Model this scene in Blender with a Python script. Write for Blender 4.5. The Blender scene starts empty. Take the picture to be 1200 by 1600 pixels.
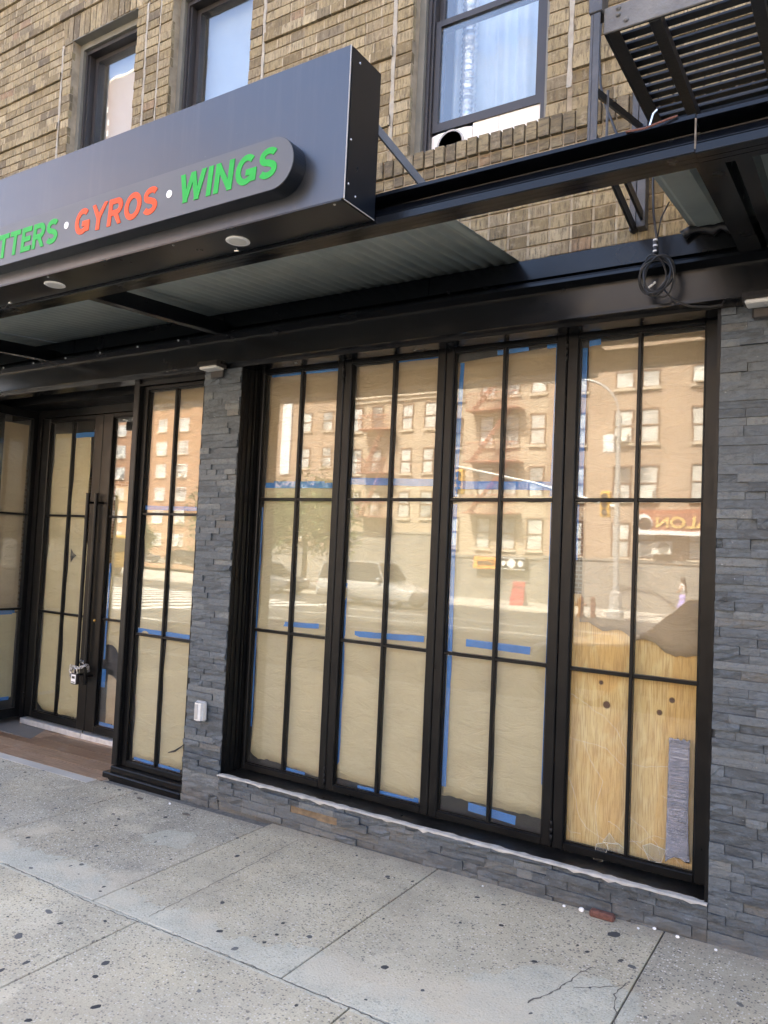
import bpy, bmesh, math, random
from mathutils import Vector, Matrix
random.seed(7)
S = bpy.context.scene
COL = S.collection
rad = math.radians

# ------------------------------------------------------------------ camera
YAW, PITCH, ROLL, FPX = 0.5696926, 0.0510343, 0.0450953, 1205.0
CAM = Vector((0.0, -3.6, 1.5))
def cam_axes():
    cy, sy, cp, sp = math.cos(YAW), math.sin(YAW), math.cos(PITCH), math.sin(PITCH)
    f = Vector((-sy*cp, cy*cp, sp)); r = Vector((cy, sy, 0)); u = r.cross(f)
    cr, sr = math.cos(ROLL), math.sin(ROLL)
    return cr*r + sr*u, -sr*r + cr*u, f
CR, CU, CF = cam_axes()
cd = bpy.data.cameras.new('camera'); cam = bpy.data.objects.new('camera', cd); COL.objects.link(cam)
cd.sensor_fit = 'VERTICAL'; cd.sensor_height = 36; cd.sensor_width = 27; cd.lens = FPX/1600*36
cd.clip_start = .05; cd.clip_end = 2000
cam.matrix_world = Matrix(((CR.x, CU.x, -CF.x, CAM.x), (CR.y, CU.y, -CF.y, CAM.y), (CR.z, CU.z, -CF.z, CAM.z), (0, 0, 0, 1)))
S.camera = cam

# ------------------------------------------------------------------ sky, sun, exposure
SUN_EL, SUN_AZ = rad(54), rad(-12)          # azimuth from +Y towards +X: the sun stands behind the building
W = bpy.data.worlds.new('World'); S.world = W; W.use_nodes = True
wn = W.node_tree.nodes; wl = W.node_tree.links
bg = wn['Background']; sky = wn.new('ShaderNodeTexSky'); sky.sky_type = 'NISHITA'; sky.sun_disc = False
sky.sun_elevation = SUN_EL; sky.sun_rotation = SUN_AZ; sky.dust_density = 5.0; sky.air_density = 0.8; sky.ozone_density = 0.3; sky.altitude = 20
wl.new(sky.outputs[0], bg.inputs[0]); bg.inputs[1].default_value = 0.14
sd = bpy.data.lights.new('sun', 'SUN'); sd.energy = 4.6; sd.angle = rad(0.6); sd.color = (1, .95, .82)
sun = bpy.data.objects.new('sun', sd); COL.objects.link(sun)
sv = Vector((math.sin(SUN_AZ)*math.cos(SUN_EL), math.cos(SUN_AZ)*math.cos(SUN_EL), math.sin(SUN_EL)))
sun.rotation_euler = sv.to_track_quat('Z', 'Y').to_euler(); sun.location = (0, 10, 40)
S.view_settings.view_transform = 'Standard'; S.view_settings.look = 'None'
S.view_settings.exposure = 3.24; S.view_settings.gamma = 1; S.view_settings.use_curve_mapping = False
S.render.engine = 'CYCLES'
S.cycles.use_denoising = True
S.cycles.max_bounces = 8; S.cycles.diffuse_bounces = 4; S.cycles.glossy_bounces = 4; S.cycles.transparent_max_bounces = 12
S.cycles.caustics_reflective = False; S.cycles.caustics_refractive = False
S.cycles.sample_clamp_indirect = 6.0

# ------------------------------------------------------------------ helpers
ORG = {}
class MB:
    def __init__(s): s.v = []; s.f = []
    def add(s, vs, fs):
        o = len(s.v); s.v += [tuple(p) for p in vs]; s.f += [tuple(i+o for i in q) for q in fs]; return s
    def box(s, x0, x1, y0, y1, z0, z1):
        return s.add([(x0,y0,z0),(x1,y0,z0),(x1,y1,z0),(x0,y1,z0),(x0,y0,z1),(x1,y0,z1),(x1,y1,z1),(x0,y1,z1)],
                     [(0,3,2,1),(4,5,6,7),(0,1,5,4),(1,2,6,5),(2,3,7,6),(3,0,4,7)])
    def bbox(s, x0, x1, y0, y1, z0, z1, b=.004):   # box with chamfered edges
        vs = []
        for z, ins in ((z0,b),(z0+b,0),(z1-b,0),(z1,b)):
            i = ins
            vs += [(x0+b if True else x0, y0+i, z), (x1-b, y0+i, z), (x1-i, y0+b, z), (x1-i, y1-b, z), (x1-b, y1-i, z), (x0+b, y1-i, z), (x0+i, y1-b, z), (x0+i, y0+b, z)]
        fs = [tuple(reversed(range(8))), tuple(range(24,32))]
        for k in range(3):
            for i in range(8):
                j = (i+1) % 8; fs.append((k*8+i, k*8+j, k*8+8+j, k*8+8+i))
        return s.add(vs, fs)
    def prism(s, pts, a0, a1, axis='y'):           # polygon (u,v) extruded along axis; ccw
        n = len(pts)
        def P(u, v, a): return {'y': (u,a,v), 'x': (a,u,v), 'z': (u,v,a)}[axis]
        vs = [P(u,v,a0) for u,v in pts] + [P(u,v,a1) for u,v in pts]
        fs = [tuple(range(n)), tuple(reversed(range(n,2*n)))]
        for i in range(n):
            j = (i+1) % n; fs.append((i, i+n, j+n, j))
        return s.add(vs, fs)
    def tube(s, path, r, n=8, caps=True):
        path = [Vector(p) for p in path]; m = len(path); rs = r if isinstance(r, (list, tuple)) else [r]*m
        up = None; vs = []
        for i, p in enumerate(path):
            t = (path[min(i+1,m-1)] - path[max(i-1,0)]).normalized()
            if up is None: up = t.orthogonal().normalized()
            up = (up - t*up.dot(t)).normalized(); b = t.cross(up)
            for k in range(n):
                a = 2*math.pi*k/n; vs.append(p + (up*math.cos(a) + b*math.sin(a))*rs[i])
        fs = []
        for i in range(m-1):
            for k in range(n):
                l = (k+1) % n; fs.append((i*n+k, i*n+l, i*n+n+l, i*n+n+k))
        if caps: fs += [tuple(reversed(range(n))), tuple(range((m-1)*n, m*n))]
        return s.add(vs, fs)
    def bar(s, a, b, w, h, up=(0,0,1)):            # rectangular bar from a to b
        a = Vector(a); b = Vector(b); t = (b-a).normalized(); u = Vector(up); x = t.cross(u).normalized(); u = x.cross(t).normalized()
        vs = [p + x*w/2*i + u*h/2*j for p in (a,b) for i, j in ((-1,-1),(1,-1),(1,1),(-1,1))]
        return s.add(vs, [(0,1,2,3),(7,6,5,4),(0,4,5,1),(1,5,6,2),(2,6,7,3),(3,7,4,0)])
    def lathe(s, prof, c, n=20, axis='z'):
        vs = []
        for r, h in prof:
            for k in range(n):
                a = 2*math.pi*k/n; x, y = r*math.cos(a), r*math.sin(a)
                vs.append({'z': (c[0]+x,c[1]+y,c[2]+h), 'y': (c[0]+x,c[1]+h,c[2]+y), 'x': (c[0]+h,c[1]+x,c[2]+y)}[axis])
        fs = []
        for i in range(len(prof)-1):
            for k in range(n):
                l = (k+1) % n; fs.append((i*n+k, i*n+l, i*n+n+l, i*n+n+k))
        fs += [tuple(reversed(range(n))), tuple(range((len(prof)-1)*n, len(prof)*n))]
        return s.add(vs, fs)
    def sheet(s, xs, zs, fn, th=.0012):            # grid, fn(x,z)->(x,y,z); thickness along +y
        nx, nz = len(xs), len(zs)
        a = [fn(x,z) for z in zs for x in xs]; vs = a + [(p[0],p[1]+th,p[2]) for p in a]; N = nx*nz; fs = []
        for j in range(nz-1):
            for i in range(nx-1):
                q = j*nx+i; fs.append((q,q+1,q+nx+1,q+nx)); fs.append((q+N,q+nx+N,q+nx+1+N,q+1+N))
        e = list(range(nx)) + [j*nx+nx-1 for j in range(1,nz)] + [N-1-i for i in range(1,nx)] + [j*nx for j in range(nz-2,0,-1)]
        for i in range(len(e)):
            p, q = e[i], e[(i+1) % len(e)]; fs.append((p,p+N,q+N,q))
        return s.add(vs, fs)
    def build(s, name, mat, parent=None, smooth=False, fix=False):
        o = Vector((0,0,0))
        if parent is not None: o = ORG.get(parent.name, o)
        me = bpy.data.meshes.new(name); me.from_pydata([(p[0]-o.x,p[1]-o.y,p[2]-o.z) for p in s.v], [], s.f)
        if fix:
            bm = bmesh.new(); bm.from_mesh(me); bmesh.ops.recalc_face_normals(bm, faces=bm.faces); bm.to_mesh(me); bm.free()
        if smooth: me.shade_smooth()
        me.materials.append(mat); me.update()
        ob = bpy.data.objects.new(name, me); COL.objects.link(ob)
        if parent is not None: ob.parent = parent; ORG[ob.name] = o
        return ob
def tag(o, label=None, cat=None, group=None, kind=None):
    if label: o['label'] = label
    if cat: o['category'] = cat
    if group: o['group'] = group
    if kind: o['kind'] = kind
    return o
def thing(name, label, cat, loc, group=None):
    e = bpy.data.objects.new(name, None); COL.objects.link(e); e.location = loc; e.empty_display_size = .1
    ORG[e.name] = Vector(loc); return tag(e, label, cat, group)
def single(mb, name, mat, label, cat, group=None, smooth=False):
    return tag(mb.build(name, mat, None, smooth), label, cat, group)
def struct(mb, name, mat): return tag(mb.build(name, mat), kind='structure')
def lin(a, b, n): return [a+(b-a)*i/(n-1) for i in range(n)]
def U(a, b): return random.uniform(a, b)

# ------------------------------------------------------------------ material kit
class NT:
    def __init__(s, name):
        s.m = bpy.data.materials.new(name); s.m.use_nodes = True; s.t = s.m.node_tree; s.t.nodes.clear()
        s.out = s.n('ShaderNodeOutputMaterial')
    def n(s, typ, **kw):
        d = s.t.nodes.new(typ)
        for k, v in kw.items(): setattr(d, k, v)
        return d
    def l(s, a, b): s.t.links.new(a, b)
    def put(s, sock, v):
        if hasattr(v, 'is_output') or isinstance(v, bpy.types.NodeSocket): s.l(v, sock)
        else:
            if isinstance(v, (tuple, list)) and len(v) == 3 and sock.type == 'RGBA': v = (*v, 1)
            sock.default_value = v
    def pos(s): return s.n('ShaderNodeNewGeometry').outputs['Position']
    def mapp(s, vec, scale=(1,1,1), loc=(0,0,0), rot=(0,0,0)):
        d = s.n('ShaderNodeMapping'); s.put(d.inputs['Vector'], vec); d.inputs['Scale'].default_value = scale
        d.inputs['Location'].default_value = loc; d.inputs['Rotation'].default_value = rot; return d.outputs[0]
    def noise(s, vec, scale=5, detail=4, rough=.55, dist=0):
        d = s.n('ShaderNodeTexNoise'); s.put(d.inputs['Vector'], vec); d.inputs['Scale'].default_value = scale
        d.inputs['Detail'].default_value = detail; d.inputs['Roughness'].default_value = rough; d.inputs['Distortion'].default_value = dist
        return d.outputs[0]
    def voro(s, vec, scale=50, feature='F1', out=0, rnd=1):
        d = s.n('ShaderNodeTexVoronoi', feature=feature); s.put(d.inputs['Vector'], vec); d.inputs['Scale'].default_value = scale
        d.inputs['Randomness'].default_value = rnd; return d.outputs[out]
    def ramp(s, fac, stops, interp='LINEAR'):
        d = s.n('ShaderNodeValToRGB'); s.put(d.inputs[0], fac); cr = d.color_ramp; cr.interpolation = interp
        while len(cr.elements) < len(stops): cr.elements.new(.5)
        for e, (p, c) in zip(cr.elements, stops):
            e.position = p; e.color = (*c, 1) if isinstance(c, (tuple, list)) else (c, c, c, 1)
        return d.outputs[0]
    def mix(s, fac, a, b, mode='MIX'):
        d = s.n('ShaderNodeMix', data_type='RGBA', blend_type=mode); s.put(d.inputs[0], fac); s.put(d.inputs[6], a); s.put(d.inputs[7], b)
        return d.outputs[2]
    def math(s, op, a, b=0, c=0):
        d = s.n('ShaderNodeMath', operation=op)
        for i, v in enumerate((a, b, c)): s.put(d.inputs[i], v)
        return d.outputs[0]
    def sep(s, v):
        d = s.n('ShaderNodeSeparateXYZ'); s.put(d.inputs[0], v); return d.outputs
    def rnd(s):                                     # 0..1, different for each object and each loose piece
        a = s.n('ShaderNodeObjectInfo').outputs['Random']; b = s.n('ShaderNodeNewGeometry').outputs['Random Per Island']
        return s.math('FRACT', s.math('ADD', a, b))
    def wn(s, v):
        d = s.n('ShaderNodeTexWhiteNoise', noise_dimensions='1D'); s.put(d.inputs['W'], v); return d.outputs[0]
    def bump(s, h, strength=.4, dist=.01):
        d = s.n('ShaderNodeBump'); s.put(d.inputs['Height'], h); d.inputs['Strength'].default_value = strength; d.inputs['Distance'].default_value = dist
        return d.outputs[0]
    def bsdf(s, col, rough=.5, metal=0, normal=None, spec=.5, coat=0, trans=0, sheen=0):
        b = s.n('ShaderNodeBsdfPrincipled'); s.put(b.inputs['Base Color'], col); s.put(b.inputs['Roughness'], rough); s.put(b.inputs['Metallic'], metal)
        b.inputs['Specular IOR Level'].default_value = spec; b.inputs['Coat Weight'].default_value = coat; b.inputs['Coat Roughness'].default_value = .12
        if normal is not None: s.l(normal, b.inputs['Normal'])
        s.l(b.outputs[0], s.out.inputs[0]); return b
def hx(r, g, b):                                   # display colour -> linear
    return tuple((c/255/12.92 if c <= 10 else ((c/255+.055)/1.055)**2.4) for c in (r,g,b))
def pbr(name, col, rough=.5, var=.12, vs=6, bump=.15, bs=60, metal=0, coat=0, spec=.5, bd=.004, rv=.12):
    t = NT(name); p = t.pos(); n1 = t.noise(p, vs, 5)
    dk = tuple(c*(1-var) for c in col); lt = tuple(min(1,c*(1+var)) for c in col)
    c = t.mix(t.ramp(n1, [(.3,0),(.7,1)]), dk, lt)
    n2 = t.noise(p, bs, 3); r = t.math('ADD', rough-rv/2, t.math('MULTIPLY', t.noise(p, vs*2.3, 4), rv))
    t.bsdf(c, r, metal, t.bump(n2, bump, bd) if bump else None, spec, coat); return t.m
M = {}
def m_black():
    t = NT('black_paint'); p = t.pos(); n = t.noise(p, 9, 5); sc = t.noise(t.mapp(p,(1,1,.25)), 34, 4)
    c = t.mix(t.ramp(n,[(.35,0),(.75,1)]), (.0035,.0036,.004), (.007,.0068,.0066))
    r = t.ramp(t.math('ADD', t.math('MULTIPLY',n,.5), t.math('MULTIPLY',sc,.5)), [(.3,.26),(.7,.46)])
    t.bsdf(c, r, 0, t.bump(t.math('ADD', t.noise(p,140,3), t.math('MULTIPLY', t.noise(p,16,3),.8)), .05, .004), .21); return t.m
M['black'] = m_black()
def m_steel():
    t = NT('black_painted_steel'); p = t.pos(); n = t.noise(p, 6, 6, .65)
    c = t.mix(t.ramp(n,[(.35,0),(.7,1)]), (.002,.0026,.004), (.004,.0046,.006))
    edge = t.ramp(t.noise(t.mapp(p,(.35,1,3.2)), 26, 6, .7), [(.70,0),(.78,1)])
    c = t.mix(t.math('MULTIPLY', edge, .16), c, (.16,.165,.18))
    rust = t.ramp(t.noise(p, 3.1, 7, .7), [(.72,0),(.80,1)]); c = t.mix(t.math('MULTIPLY', rust, .25), c, (.09,.045,.025))
    r = t.ramp(t.noise(p, 5, 4), [(.3,.20),(.7,.28)])
    t.bsdf(c, r, 0, t.bump(t.noise(p,170,3), .05, .003), .34, .0); return t.m
M['steel'] = m_steel()
def m_sign():
    t = NT('sign_panel'); p = t.pos(); st = t.noise(t.mapp(p,(7,7,.55)), 3.0, 5, .65); du = t.noise(p, 2.0, 5, .6)
    c = t.mix(t.ramp(st,[(.50,0),(.75,.30)]), (.088,.095,.108), (.13,.134,.14)); c = t.mix(t.ramp(t.noise(p, 55, 3, .7),[(.70,0),(.78,.25)]), c, (.26,.26,.25))
    t.bsdf(c, t.math('ADD', .24, t.math('ADD', t.math('MULTIPLY', du, .12), t.math('MULTIPLY', st, .06))), .85, t.bump(t.noise(t.mapp(p,(1,1,1.6)), 1.5, 2), .10, .02), .5); return t.m
M['sign'] = m_sign()
M['pill'] = pbr('sign_raised_face', (.078,.082,.09), .42, .05, 3, .02, 5, 0, 0, .5)
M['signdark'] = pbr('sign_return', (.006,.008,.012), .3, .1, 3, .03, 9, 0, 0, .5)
M['green'] = pbr('green_vinyl', (.018,.33,.045), .5, .08, 9, 0, 60, 0, 0, .25)
M['orange'] = pbr('orange_vinyl', (.66,.075,.014), .5, .06, 9, 0, 60, 0, 0, .25)
M['whitev'] = pbr('white_vinyl', (.72,.72,.72), .45, .05, 9, .02)
M['lens'] = pbr('frosted_lens', (.55,.54,.51), .45, .05, 20, .05)
M['tape'] = pbr('blue_painters_tape', (.018,.17,.52), .6, .14, 14, .3, 220)
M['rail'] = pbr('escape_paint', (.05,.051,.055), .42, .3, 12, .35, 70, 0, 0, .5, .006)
M['escdark'] = pbr('escape_dark_paint', (.012,.012,.013), .5, .3, 14, .3, 70)  # near-black tone for slats, joists, bars, brackets and brace
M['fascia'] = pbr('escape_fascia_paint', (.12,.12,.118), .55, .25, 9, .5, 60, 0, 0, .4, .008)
M['winframe'] = pbr('window_frame_bronze', (.035,.031,.03), .4, .1, 7, .05)
M['casing'] = pbr('window_casing', (.16,.155,.13), .55, .14, 8, .15, 90)
M['board'] = pbr('white_filler_board', (.78,.75,.69), .6, .05, 5, .05)
M['curtain'] = pbr('sheer_curtain', (.72,.8,.86), .85, .05, 8, .1)
M['duct'] = pbr('crinkled_foil', (.85,.86,.88), .25, .05, 30, .8, 120, .8)
M['dark'] = pbr('dark_interior', (.02,.019,.018), .8, .2, 3, 0)
M['intwall'] = pbr('interior_wall', (.16,.15,.14), .8, .2, 2, 0)
M['roomblue'] = pbr('upstairs_room', (.40,.46,.52), .8, .1, 2, 0)
M['chrome'] = pbr('bare_steel', (.55,.55,.56), .28, .1, 30, .1, 90, 1)
M['brass'] = pbr('brass', (.55,.36,.12), .3, .1, 20, .05, 60, 1)
M['alu'] = pbr('threshold_aluminium', (.72,.72,.73), .35, .12, 25, .1, 90, .6)
M['cable'] = pbr('black_cable', (.012,.012,.014), .4, .1, 20, 0)
M['fixture'] = pbr('bronze_fixture', (.025,.022,.02), .4, .1, 20, .05)
M['plasticgrey'] = pbr('grey_plastic', (.36,.36,.35), .45, .1, 30, .1, 90)
M['plasticlight'] = pbr('clear_cover', (.62,.62,.6), .22, .1, 30, .1, 90)
M['caulk'] = pbr('caulk', (.40,.385,.35), .7, .25, 16, .5, 90)
M['litter'] = pbr('paper_litter', (.75,.74,.72), .8, .1, 30, .3)
t_ = NT('gum'); t_.bsdf(t_.ramp(t_.wn(t_.math('MULTIPLY', t_.n('ShaderNodeObjectInfo').outputs['Random'], 41.)),[(0,(.035,.034,.034)),(.6,(.075,.072,.068)),(1,(.17,.16,.145))]), .8, 0, t_.bump(t_.noise(t_.pos(), 120, 3), .3, .003), .3); M['gum'] = t_.m
M['redbrick'] = pbr('broken_brick', (.13,.055,.04), .9, .3, 60, .7, 160)
M['crackm'] = pbr('crack_dirt', (.13,.112,.09), .95, .4, 50, .3, 120)

def m_glass(name='glass', tint=(.93,.94,.93), wav=.15, base=.05, film=.022):
    t = NT(name); p = t.pos()
    lw = t.n('ShaderNodeLayerWeight'); lw.inputs[0].default_value = .5
    f = t.math('ADD', base, t.math('MULTIPLY', t.math('POWER', lw.outputs['Facing'], 5), 1-base))
    nb = t.bump(t.noise(p, 1.6, 2), wav, .004)
    g = t.n('ShaderNodeBsdfGlossy'); g.inputs['Roughness'].default_value = .012; g.inputs['Color'].default_value = (1,1,1,1); t.l(nb, g.inputs['Normal'])
    tr = t.n('ShaderNodeBsdfTransparent'); tr.inputs['Color'].default_value = (*tint,1)
    mx = t.n('ShaderNodeMixShader'); t.l(f, mx.inputs[0]); t.l(tr.outputs[0], mx.inputs[1]); t.l(g.outputs[0], mx.inputs[2]); 
    df = t.n('ShaderNodeBsdfDiffuse'); df.inputs['Color'].default_value = (.62,.59,.54,1); m2 = t.n('ShaderNodeMixShader')
    t.l(t.ramp(t.noise(t.mapp(p,(1,1,.5)), 2.2, 6, .65), [(.3,film*.4),(.75,film*1.6)]), m2.inputs[0]); t.l(mx.outputs[0], m2.inputs[1]); t.l(df.outputs[0], m2.inputs[2]); t.l(m2.outputs[0], t.out.inputs[0])
    return t.m
M['glass'] = m_glass()
M['glassup'] = m_glass('upper_window_glass', (.9,.93,.95), .25, .10, .02)
M['shard'] = m_glass('broken_glass', (.93,.95,.93), .9, .10, .05)

def m_brick(name, horiz=False, dark=0.):
    t = NT(name); p = t.pos(); r = t.rnd(); r2 = t.wn(t.math('MULTIPLY', r, 91.7)); r3 = t.wn(t.math('MULTIPLY', r, 37.3))
    c = t.ramp(r2, [(0,(.145,.11,.058)),(.25,(.22,.173,.093)),(.5,(.28,.225,.125)),(.72,(.33,.27,.157)),(.9,(.25,.20,.12)),(1,(.385,.325,.205))])
    c = t.mix(t.math('MULTIPLY', t.math('GREATER_THAN', r3, .97), .6), c, (.24,.14,.085))
    c = t.mix(t.math('MULTIPLY', t.math('LESS_THAN', r3, .08), .55), c, (.11,.092,.07))
    gr = t.noise(t.mapp(p, (1,1,.16) if not horiz else (.16,1,1)), 62, 5, .8)
    c = t.mix(t.ramp(gr, [(.36,.95),(.53,0)]), c, (.085,.066,.042))
    st = t.noise(p, 26, 5, .7); c = t.mix(t.ramp(st, [(.52,0),(.75,.55)]), c, (.46,.39,.27))
    soot = t.noise(p, 1.7, 5, .6); c = t.mix(t.ramp(soot, [(.5,0),(.8,.45)]), c, (.075,.064,.052))
    dr = t.noise(t.mapp(p,(6,1,.35)), 1.6, 5, .65); c = t.mix(t.ramp(dr,[(.54,0),(.72,.5)]), c, (.09,.078,.06))
    if dark: c = t.mix(t.math('MULTIPLY', t.ramp(t.noise(p, 7, 4),[(.3,0),(.6,1)]), dark), c, (.05,.045,.04))
    h = t.math('ADD', gr, t.math('MULTIPLY', t.noise(p, 70, 3), .6))
    t.bsdf(c, .85, 0, t.bump(h, .6, .006), .3); return t.m
M['brick'] = m_brick('tapestry_brick'); M['brickh'] = m_brick('tapestry_brick_rowlock', True, .55)
M['mortar'] = pbr('mortar', (.30,.25,.18), .95, .3, 11, .6, 140, 0, 0, .2)
M['mortarc'] = pbr('cream_mortar', (.335,.285,.20), .95, .35, 9, .6, 140, 0, 0, .2); M['mortarw'] = pbr('pale_caulked_joint', (.34,.315,.265), .9, .16, 20, .6, 90, 0, 0, .2)
def m_brickfar(name, c1, c2, cm, sc=1.0):
    t = NT(name); p = t.pos(); sx = t.sep(p); cb = t.n('ShaderNodeCombineXYZ')
    t.l(t.math('ADD', sx[0], sx[1]), cb.inputs[0]); t.l(sx[2], cb.inputs[1])
    b = t.n('ShaderNodeTexBrick'); t.l(cb.outputs[0], b.inputs['Vector']); b.inputs['Scale'].default_value = 1/sc
    b.inputs['Color1'].default_value = (*c1,1); b.inputs['Color2'].default_value = (*c2,1); b.inputs['Mortar'].default_value = (*cm,1)
    b.inputs['Mortar Size'].default_value = .012; b.inputs['Brick Width'].default_value = .21; b.inputs['Row Height'].default_value = .07
    n = t.noise(p, .8, 5); c = t.mix(t.ramp(n,[(.4,0),(.8,.35)]), b.outputs[0], tuple(x*.5 for x in c1))
    t.bsdf(c, .9, 0, None, .2); return t.m
M['brickwall'] = m_brickfar('brick_wall_high', (.20,.145,.08), (.27,.19,.11), (.36,.31,.24))
M['brickA'] = m_brickfar('brick_opposite', (.29,.185,.12), (.35,.235,.16), (.46,.40,.32))
M['brickB'] = m_brickfar('brick_opposite_pale', (.36,.27,.18), (.46,.36,.25), (.5,.44,.36))
M['browntower'] = m_brickfar('brown_tower_brick', (.13,.085,.065), (.15,.10,.075), (.17,.13,.1)); M['brickC'] = m_brickfar('brick_tower', (.33,.17,.09), (.37,.2,.11), (.4,.3,.22))

def m_slate():
    t = NT('split_slate'); p = t.pos(); r = t.rnd(); a = t.wn(t.math('MULTIPLY', r, 57.1)); b = t.wn(t.math('MULTIPLY', r, 13.9))
    c = t.ramp(a, [(0,(.033,.041,.048)),(.3,(.049,.060,.070)),(.6,(.065,.078,.089)),(.85,(.086,.10,.11)),(1,(.135,.146,.146))])
    c = t.mix(t.math('MULTIPLY', t.math('GREATER_THAN', b, .94), .6), c, (.125,.118,.10))
    n = t.noise(t.mapp(p,(1,1,2.6)), 14, 6, .68, .6); c = t.mix(t.ramp(n,[(.45,0),(.66,.75)]), c, (.105,.13,.155))
    n2 = t.noise(p, 55, 4, .7); c = t.mix(t.ramp(n2,[(.3,.7),(.5,0)]), c, (.035,.04,.047))
    sc = t.noise(t.mapp(p,(1,1,1.6),(3,1,2)), 30, 6, .75); c = t.mix(t.ramp(sc,[(.645,0),(.70,.75)]), c, (.34,.37,.40))
    zz_ = t.sep(p)[2]; gm = t.math('MULTIPLY', t.ramp(t.math('ADD', zz_, .16),[(.0,.75),(.22,0)]), t.ramp(t.noise(p, 8, 5, .65),[(.35,.2),(.65,1)])); c = t.mix(gm, c, (.15,.135,.11))
    h = t.math('ADD', t.noise(t.mapp(p,(1,1,2.2)), 20, 6, .65, .8), t.math('MULTIPLY', t.noise(p, 110, 3), .25))
    t.bsdf(c, t.ramp(n,[(.3,.42),(.7,.68)]), 0, t.bump(h, .55, .012), .45); return t.m
M['slate'] = m_slate()
M['slatewarm'] = pbr('ochre_slate', (.17,.12,.07), .7, .35, 22, .6, 60)
M['slatejoint'] = pbr('slate_joint', (.055,.06,.065), .9, .3, 30, .4)

def m_concrete(name, base=(.515,.452,.322), agg=1.0, patch=True):
    t = NT(name); p = t.pos(); s = t.sep(p)
    n = t.noise(p, 2.2, 6, .6); c = t.mix(t.ramp(n,[(.35,0),(.68,1)]), tuple(x*.80 for x in base), tuple(min(1,x*1.1) for x in base))
    n0 = t.noise(p, .9, 4, .6); c = t.mix(t.ramp(n0,[(.42,0),(.66,.5)]), c, (.56,.46,.29))
    v = t.voro(p, 95, 'F1', 1); vv = t.sep(v)[0]; d = t.voro(p, 95, 'F1', 0)
    peb = t.math('LESS_THAN', d, .40)
    dkm = t.math('MULTIPLY', peb, t.math('GREATER_THAN', vv, .80)); ltm = t.math('MULTIPLY', peb, t.math('LESS_THAN', vv, .20))
    c = t.mix(t.math('MULTIPLY', dkm, min(1,.8*agg)), c, (.12,.11,.095)); c = t.mix(t.math('MULTIPLY', ltm, min(1,.7*agg)), c, (.66,.60,.50))
    sd_ = t.voro(p, 26, 'F1', 0); sc_ = t.sep(t.voro(p, 26, 'F1', 1))[1]; c = t.mix(t.math('MULTIPLY', t.math('MULTIPLY', t.math('LESS_THAN', sd_, .19), t.math('GREATER_THAN', sc_, .72)), .7), c, (.11,.10,.09))
    g = t.noise(p, 130, 4, .75); c = t.mix(t.ramp(g,[(.30,.8),(.46,0)]), c, (.15,.135,.115)); c = t.mix(t.ramp(g,[(.58,0),(.74,.5)]), c, (.6,.57,.52))
    st = t.noise(p, 7, 6, .7); c = t.mix(t.ramp(st,[(.60,0),(.76,.5)]), c, (.19,.175,.155))
    bl = t.noise(p, 1.3, 5, .65, .5); c = t.mix(t.ramp(bl,[(.48,0),(.68,.45)]), c, (.30,.265,.205)); c = t.mix(t.ramp(t.noise(p, 4.5, 5, .6, .3),[(.56,0),(.70,.4)]), c, (.66,.58,.42))
    ch_ = t.voro(t.mapp(p,(1,1.5,1)), 42, 'F1', 0); cr_ = t.sep(t.voro(t.mapp(p,(1,1.5,1)), 42, 'F1', 1))[2]; c = t.mix(t.math('MULTIPLY', t.math('MULTIPLY', t.math('LESS_THAN', ch_, .24), t.math('GREATER_THAN', cr_, .66)), .62), c, (.14,.13,.11))
    if patch:
        w = t.math('MULTIPLY', t.math('SUBTRACT', t.noise(p, 3.2, 6, .65), .5), .55)
        ya = t.math('ADD', s[1], w)
        strip = t.math('MULTIPLY', t.math('SUBTRACT', 1, t.ramp(t.math('ADD', ya, 1.06),[(0,0),(.015,1)])), t.math('GREATER_THAN', s[1], -1.262))
        def blob(x, y, rr):
            dx = t.math('SUBTRACT', s[0], x); dy = t.math('SUBTRACT', s[1], y)
            dd = t.math('SQRT', t.math('ADD', t.math('POWER', dx, 2), t.math('POWER', dy, 2)))
            return t.ramp(t.math('ADD', t.math('SUBTRACT', rr, dd), w),[(0,0),(.03,1)])
        mk = t.math('MAXIMUM', strip, t.math('MULTIPLY', blob(-3.27,-.5,.16), 1)); mk = t.math('MAXIMUM', mk, blob(-.95,-.82,.30))
        pc = t.mix(t.ramp(t.noise(p, 9, 5),[(.35,0),(.7,1)]), (.46,.445,.355), (.58,.555,.44))
        pc = t.mix(t.ramp(g,[(.32,.7),(.47,0)]), pc, (.2,.19,.17)); pc = t.mix(t.ramp(g,[(.56,0),(.72,.5)]), pc, (.66,.63,.56))
        c = t.mix(t.math('MULTIPLY', mk, .55), c, pc)
        yb = t.math('MULTIPLY', t.ramp(t.noise(p, 2.4, 4),[(.52,0),(.6,1)]), t.ramp(t.math('ABSOLUTE', t.math('ADD', s[1], 1.0)),[(.12,.75),(.3,0)]))
        c = t.mix(t.math('MULTIPLY', yb, .8), c, (.56,.48,.35))
        dirt = t.ramp(t.math('ADD', t.math('MULTIPLY', s[1], -1), t.math('MULTIPLY', w, .25)),[(.0,.5),(.16,0)])
        c = t.mix(dirt, c, (.22,.185,.145))
    h = t.math('ADD', g, t.math('SUBTRACT', t.math('MULTIPLY', st, .35), t.math('MULTIPLY', d, .5)))
    t.bsdf(c, .88, 0, t.bump(h, .5, .006), .3); return t.m
M['conc'] = m_concrete('sidewalk_concrete')
M['conca'] = m_concrete('exposed_aggregate_concrete', (.40,.36,.275), 1.4)
M['joint'] = pbr('joint_grit', (.13,.12,.105), .95, .3, 40, .5, 160)

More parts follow.
